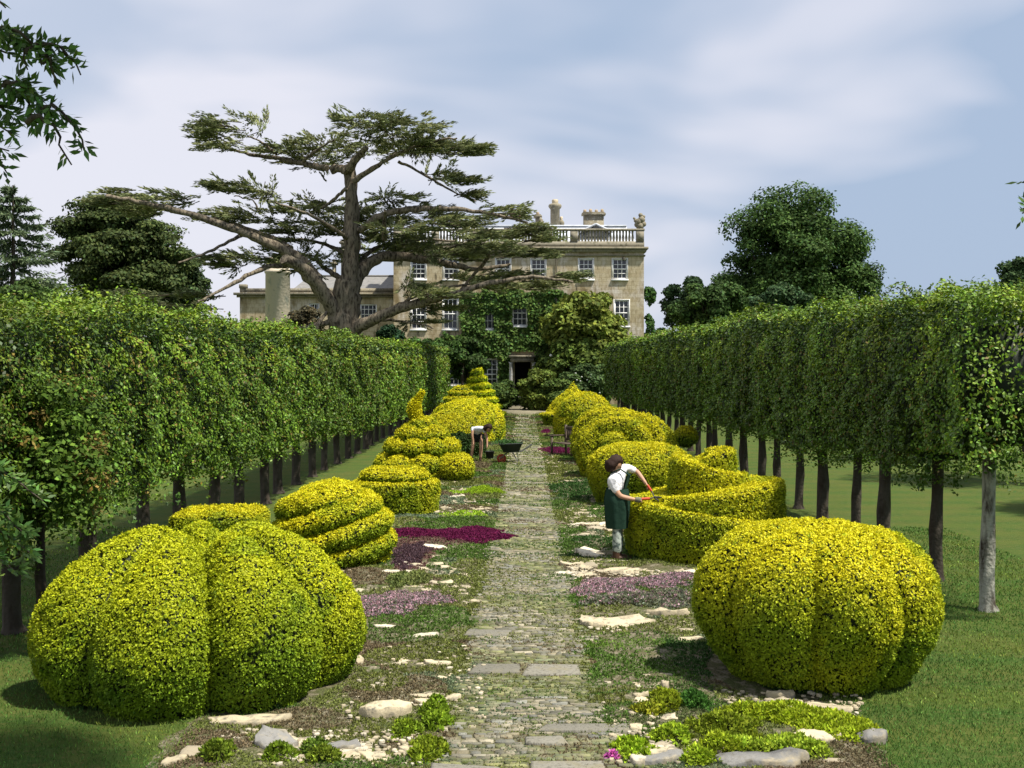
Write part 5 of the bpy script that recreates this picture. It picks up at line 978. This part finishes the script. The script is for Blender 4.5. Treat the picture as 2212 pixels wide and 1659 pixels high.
E = [('pel', 'wai'), ('wai', 'che'), ('che', 'nec'), ('nec', 'hed'), ('che', 'sn'), ('sn', 'en'), ('en', 'wn'), ('che', 'sf'), ('sf', 'ef'), ('ef', 'wf'), ('pel', 'hn'), ('hn', 'kn'), ('kn', 'an'), ('pel', 'hf'), ('hf', 'kf'), ('kf', 'af')]
def scaled(J, keys, f): return {k: (J[k][0], J[k][1], J[k][2], tuple(np.array(J[k][3] if isinstance(J[k][3], tuple) else (J[k][3],) * 2) * f)) for k in keys}
JB = dict(J); EB = list(E); hand(JB, EB, 'wn', v_(*J['wn'][:3]), (.09, .0, -.01), 1); hand(JB, EB, 'wf', v_(*J['wf'][:3]), (.06, -.02, -.10), -1)
skin('body', JB, EB, M_SKIN, gd, 1)
KS = ['che', 'wai', 'pel', 'nec', 'sn', 'en', 'sf', 'ef']; JS = scaled(J, KS, 1.22); JS['nec'] = (*J['nec'][:3], .065); JS['en'] = (J['en'][0] * .8 + J['sn'][0] * .2, J['en'][1] * .8 + J['sn'][1] * .2, J['en'][2] + .03, .065)
skin('shirt', JS, [('che', 'wai'), ('wai', 'pel'), ('che', 'nec'), ('che', 'sn'), ('sn', 'en'), ('che', 'sf'), ('sf', 'ef')], M_SHIRT, gd)
JT = scaled(J, ['pel', 'hn', 'kn', 'an', 'hf', 'kf', 'af'], 1.22); JT['pel'] = (-.05, 0, .90, (.12, .10)); JT['hn'] = (-.05, -.06, .80, .085); JT['hf'] = (-.04, .06, .80, .085); JT['an'] = (*J['an'][:3], .075); JT['af'] = (*J['af'][:3], .075); skin('trousers', JT, [('pel', 'hn'), ('hn', 'kn'), ('kn', 'an'), ('pel', 'hf'), ('hf', 'kf'), ('kf', 'af')], M_TRS, gd)
# apron: wrapped sheet round the front and sides, bib above
mb = MB(); zs = np.linspace(.50, 1.10, 12); an = np.linspace(-2.75, 2.75, 30); g_ = np.zeros((30, 12, 3))
for i, a in enumerate(an):
    for j, z in enumerate(zs):
        rr = np.interp(z, [.5, .85, .95, 1.1], [.18, .215, .225, .185]) + .010 * math.sin(a * 7 + z * 3); g_[i, j] = (-.03 + rr * math.cos(a) * .92, rr * math.sin(a) * 1.0, z)
mb.grid(g_); 
bib = np.zeros((9, 7, 3))
for i in range(9):
    for j in range(7): bib[i, j] = (.125 + .07 * (j / 6) - .05 * abs(i / 4 - 1) ** 2 + .0, (-.13 + .26 * i / 8) * (1 - .25 * j / 6), 1.10 + .22 * j / 6)
mb.grid(bib); mb.tube([(.17, .08, 1.30), (.06, .09, 1.44), (-.10, .03, 1.38)], .012, 5); mb.tube([(.17, -.08, 1.30), (.02, -.10, 1.40), (-.12, -.04, 1.34)], .012, 5); mb.build('apron', M_APR, parent=gd, smooth=True)
for yy, xx, k_ in ((-.09, -.02, 0), (.08, .02, 1)): mb = MB(); t = np.linspace(0, 1, 9); mb.tube(np.c_[xx - .09 + t * .28, 0 * t + yy, .045 + .02 * np.cos(t * PI) ], .045 * np.sin(PI * (t * .8 + .15)) ** .5, 10); mb.tube([(xx - .02, yy, .05), (xx - .02, yy, .16)], [.055, .058], 10); mb.build('boot', M_BOOT, parent=gd, smooth=True)
headparts(gd, (-.055, -.03, 1.475), .115, (.75, .1, -.62), M_HAIR)
mb = MB(); t = np.linspace(0, 1, 5)[:, None]; pa = v_(.24, -.16, .95) * (1 - t) + v_(.335, -.16, .935) * t; mb.tube(pa, [.040, .042, .045, .04, .03], 9); mb.build('glove', M_GLV, parent=gd, smooth=True)
sh = empty('shears', (GX + .4, GY - .06, .98), 'long handled hedge shears with red grips held by the standing gardener', 'shears'); q0 = v_(.4, -.06, .98)
for a_, b_ in (((.33, -.15, .955), (.46, -.10, .955)), ((.44, .02, 1.15), (.50, -.02, 1.06))): mb = MB(); mb.tube([v_(*a_) - q0, v_(*b_) - q0], .021, 8); mb.build('grip', M_RED, parent=sh)
mb = MB(); mb.tube([v_(.46, -.10, .955) - q0, v_(.54, -.08, .97) - q0], .01, 6); mb.tube([v_(.50, -.02, 1.06) - q0, v_(.54, -.08, .97) - q0], .010, 6)
for e in ((.68, -.10, .975), (.63, -.12, .90)): mb.tube([v_(.53, -.08, .975) - q0, v_(*e) - q0], [.02, .005], 4)
mb.build('blade', M_STEEL, parent=sh)
# --- bending gardener
Y2 = 36.7; s2 = 1 / 947.; z2 = lambda zx, zy, dy=0.: v_((zx - 560) * s2, dy, (1395 - zy) * s2); g2x = (1028 - VX) * Y2 / F
g2 = empty('person', (g2x, Y2, 0), 'person in pale tee shirt and dark shorts bending over beside the bucket', 'person', 'gardeners at work')
def jj(zx, zy, dy, r): q = z2(zx, zy, dy); return (q[0], q[1], q[2], r)
J = {'pel': jj(600, 640, .16, (.15, .12)), 'wai': jj(600, 520, .08, (.125, .11)), 'che': jj(640, 420, -.08, (.15, .12)), 'nec': jj(790, 390, -.16, .055), 'hed': jj(880, 395, -.20, .06), 'sr': jj(470, 420, -.10, .065), 'er': jj(455, 620, -.14, .042), 'wr': jj(480, 790, -.12, .032),
     'sl': jj(780, 430, -.10, .062), 'el': jj(880, 660, -.14, .042), 'wl': jj(890, 880, -.18, .032), 'hr': jj(520, 700, .14, .095), 'kr': jj(480, 890, .0, .062), 'ar': jj(425, 1300, .06, .042), 'hl': jj(680, 700, .14, .095), 'kl': jj(712, 950, .0, .062), 'al': jj(690, 1320, .06, .042)}
E = [('pel', 'wai'), ('wai', 'che'), ('che', 'nec'), ('nec', 'hed'), ('che', 'sr'), ('sr', 'er'), ('er', 'wr'), ('che', 'sl'), ('sl', 'el'), ('el', 'wl'), ('pel', 'hr'), ('hr', 'kr'), ('kr', 'ar'), ('pel', 'hl'), ('hl', 'kl'), ('kl', 'al')]
JB = dict(J); EB = list(E); hand(JB, EB, 'wr', v_(*J['wr'][:3]), (.02, -.02, -.1), 1); hand(JB, EB, 'wl', v_(*J['wl'][:3]), (.0, -.02, -.1), -1); skin('body', JB, EB, M_SKIN, g2, 1)
JS = scaled(J, ['che', 'wai', 'pel', 'nec', 'sr', 'er', 'sl', 'el'], 1.2); JS['er'] = jj(450, 545, -.12, .07); JS['el'] = jj(840, 560, -.12, .07); JS['nec'] = (*J['nec'][:3], .065); skin('tee_shirt', JS, [('che', 'wai'), ('wai', 'pel'), ('che', 'nec'), ('che', 'sr'), ('sr', 'er'), ('che', 'sl'), ('sl', 'el')], M_TEE, g2)
JT = scaled(J, ['pel', 'hr', 'hl'], 1.25); JT['pel'] = (*z2(600, 680, .17), (.17, .14)); JT['kr'] = jj(495, 830, .06, .09); JT['kl'] = jj(700, 840, .06, .09); skin('shorts', JT, [('pel', 'hr'), ('hr', 'kr'), ('pel', 'hl'), ('hl', 'kl')], M_SHORT, g2)
for k_ in ('ar', 'al'): a = v_(*J[k_][:3]); mb = MB(); t = np.linspace(0, 1, 8)[:, None]; mb.tube(v_(a[0], a[1] + .07, .045) * (1 - t) + v_(a[0], a[1] - .18, .04) * t, .045 * np.sin(PI * (t[:, 0] * .8 + .15)) ** .5, 9); mb.tube([(a[0], a[1], .05), (a[0], a[1], .13)], .05, 9); mb.build('boot', M_BOOT, parent=g2, smooth=True)
headparts(g2, z2(925, 410, -.22), .115, (.5, -.35, -.8), M_HAIR)
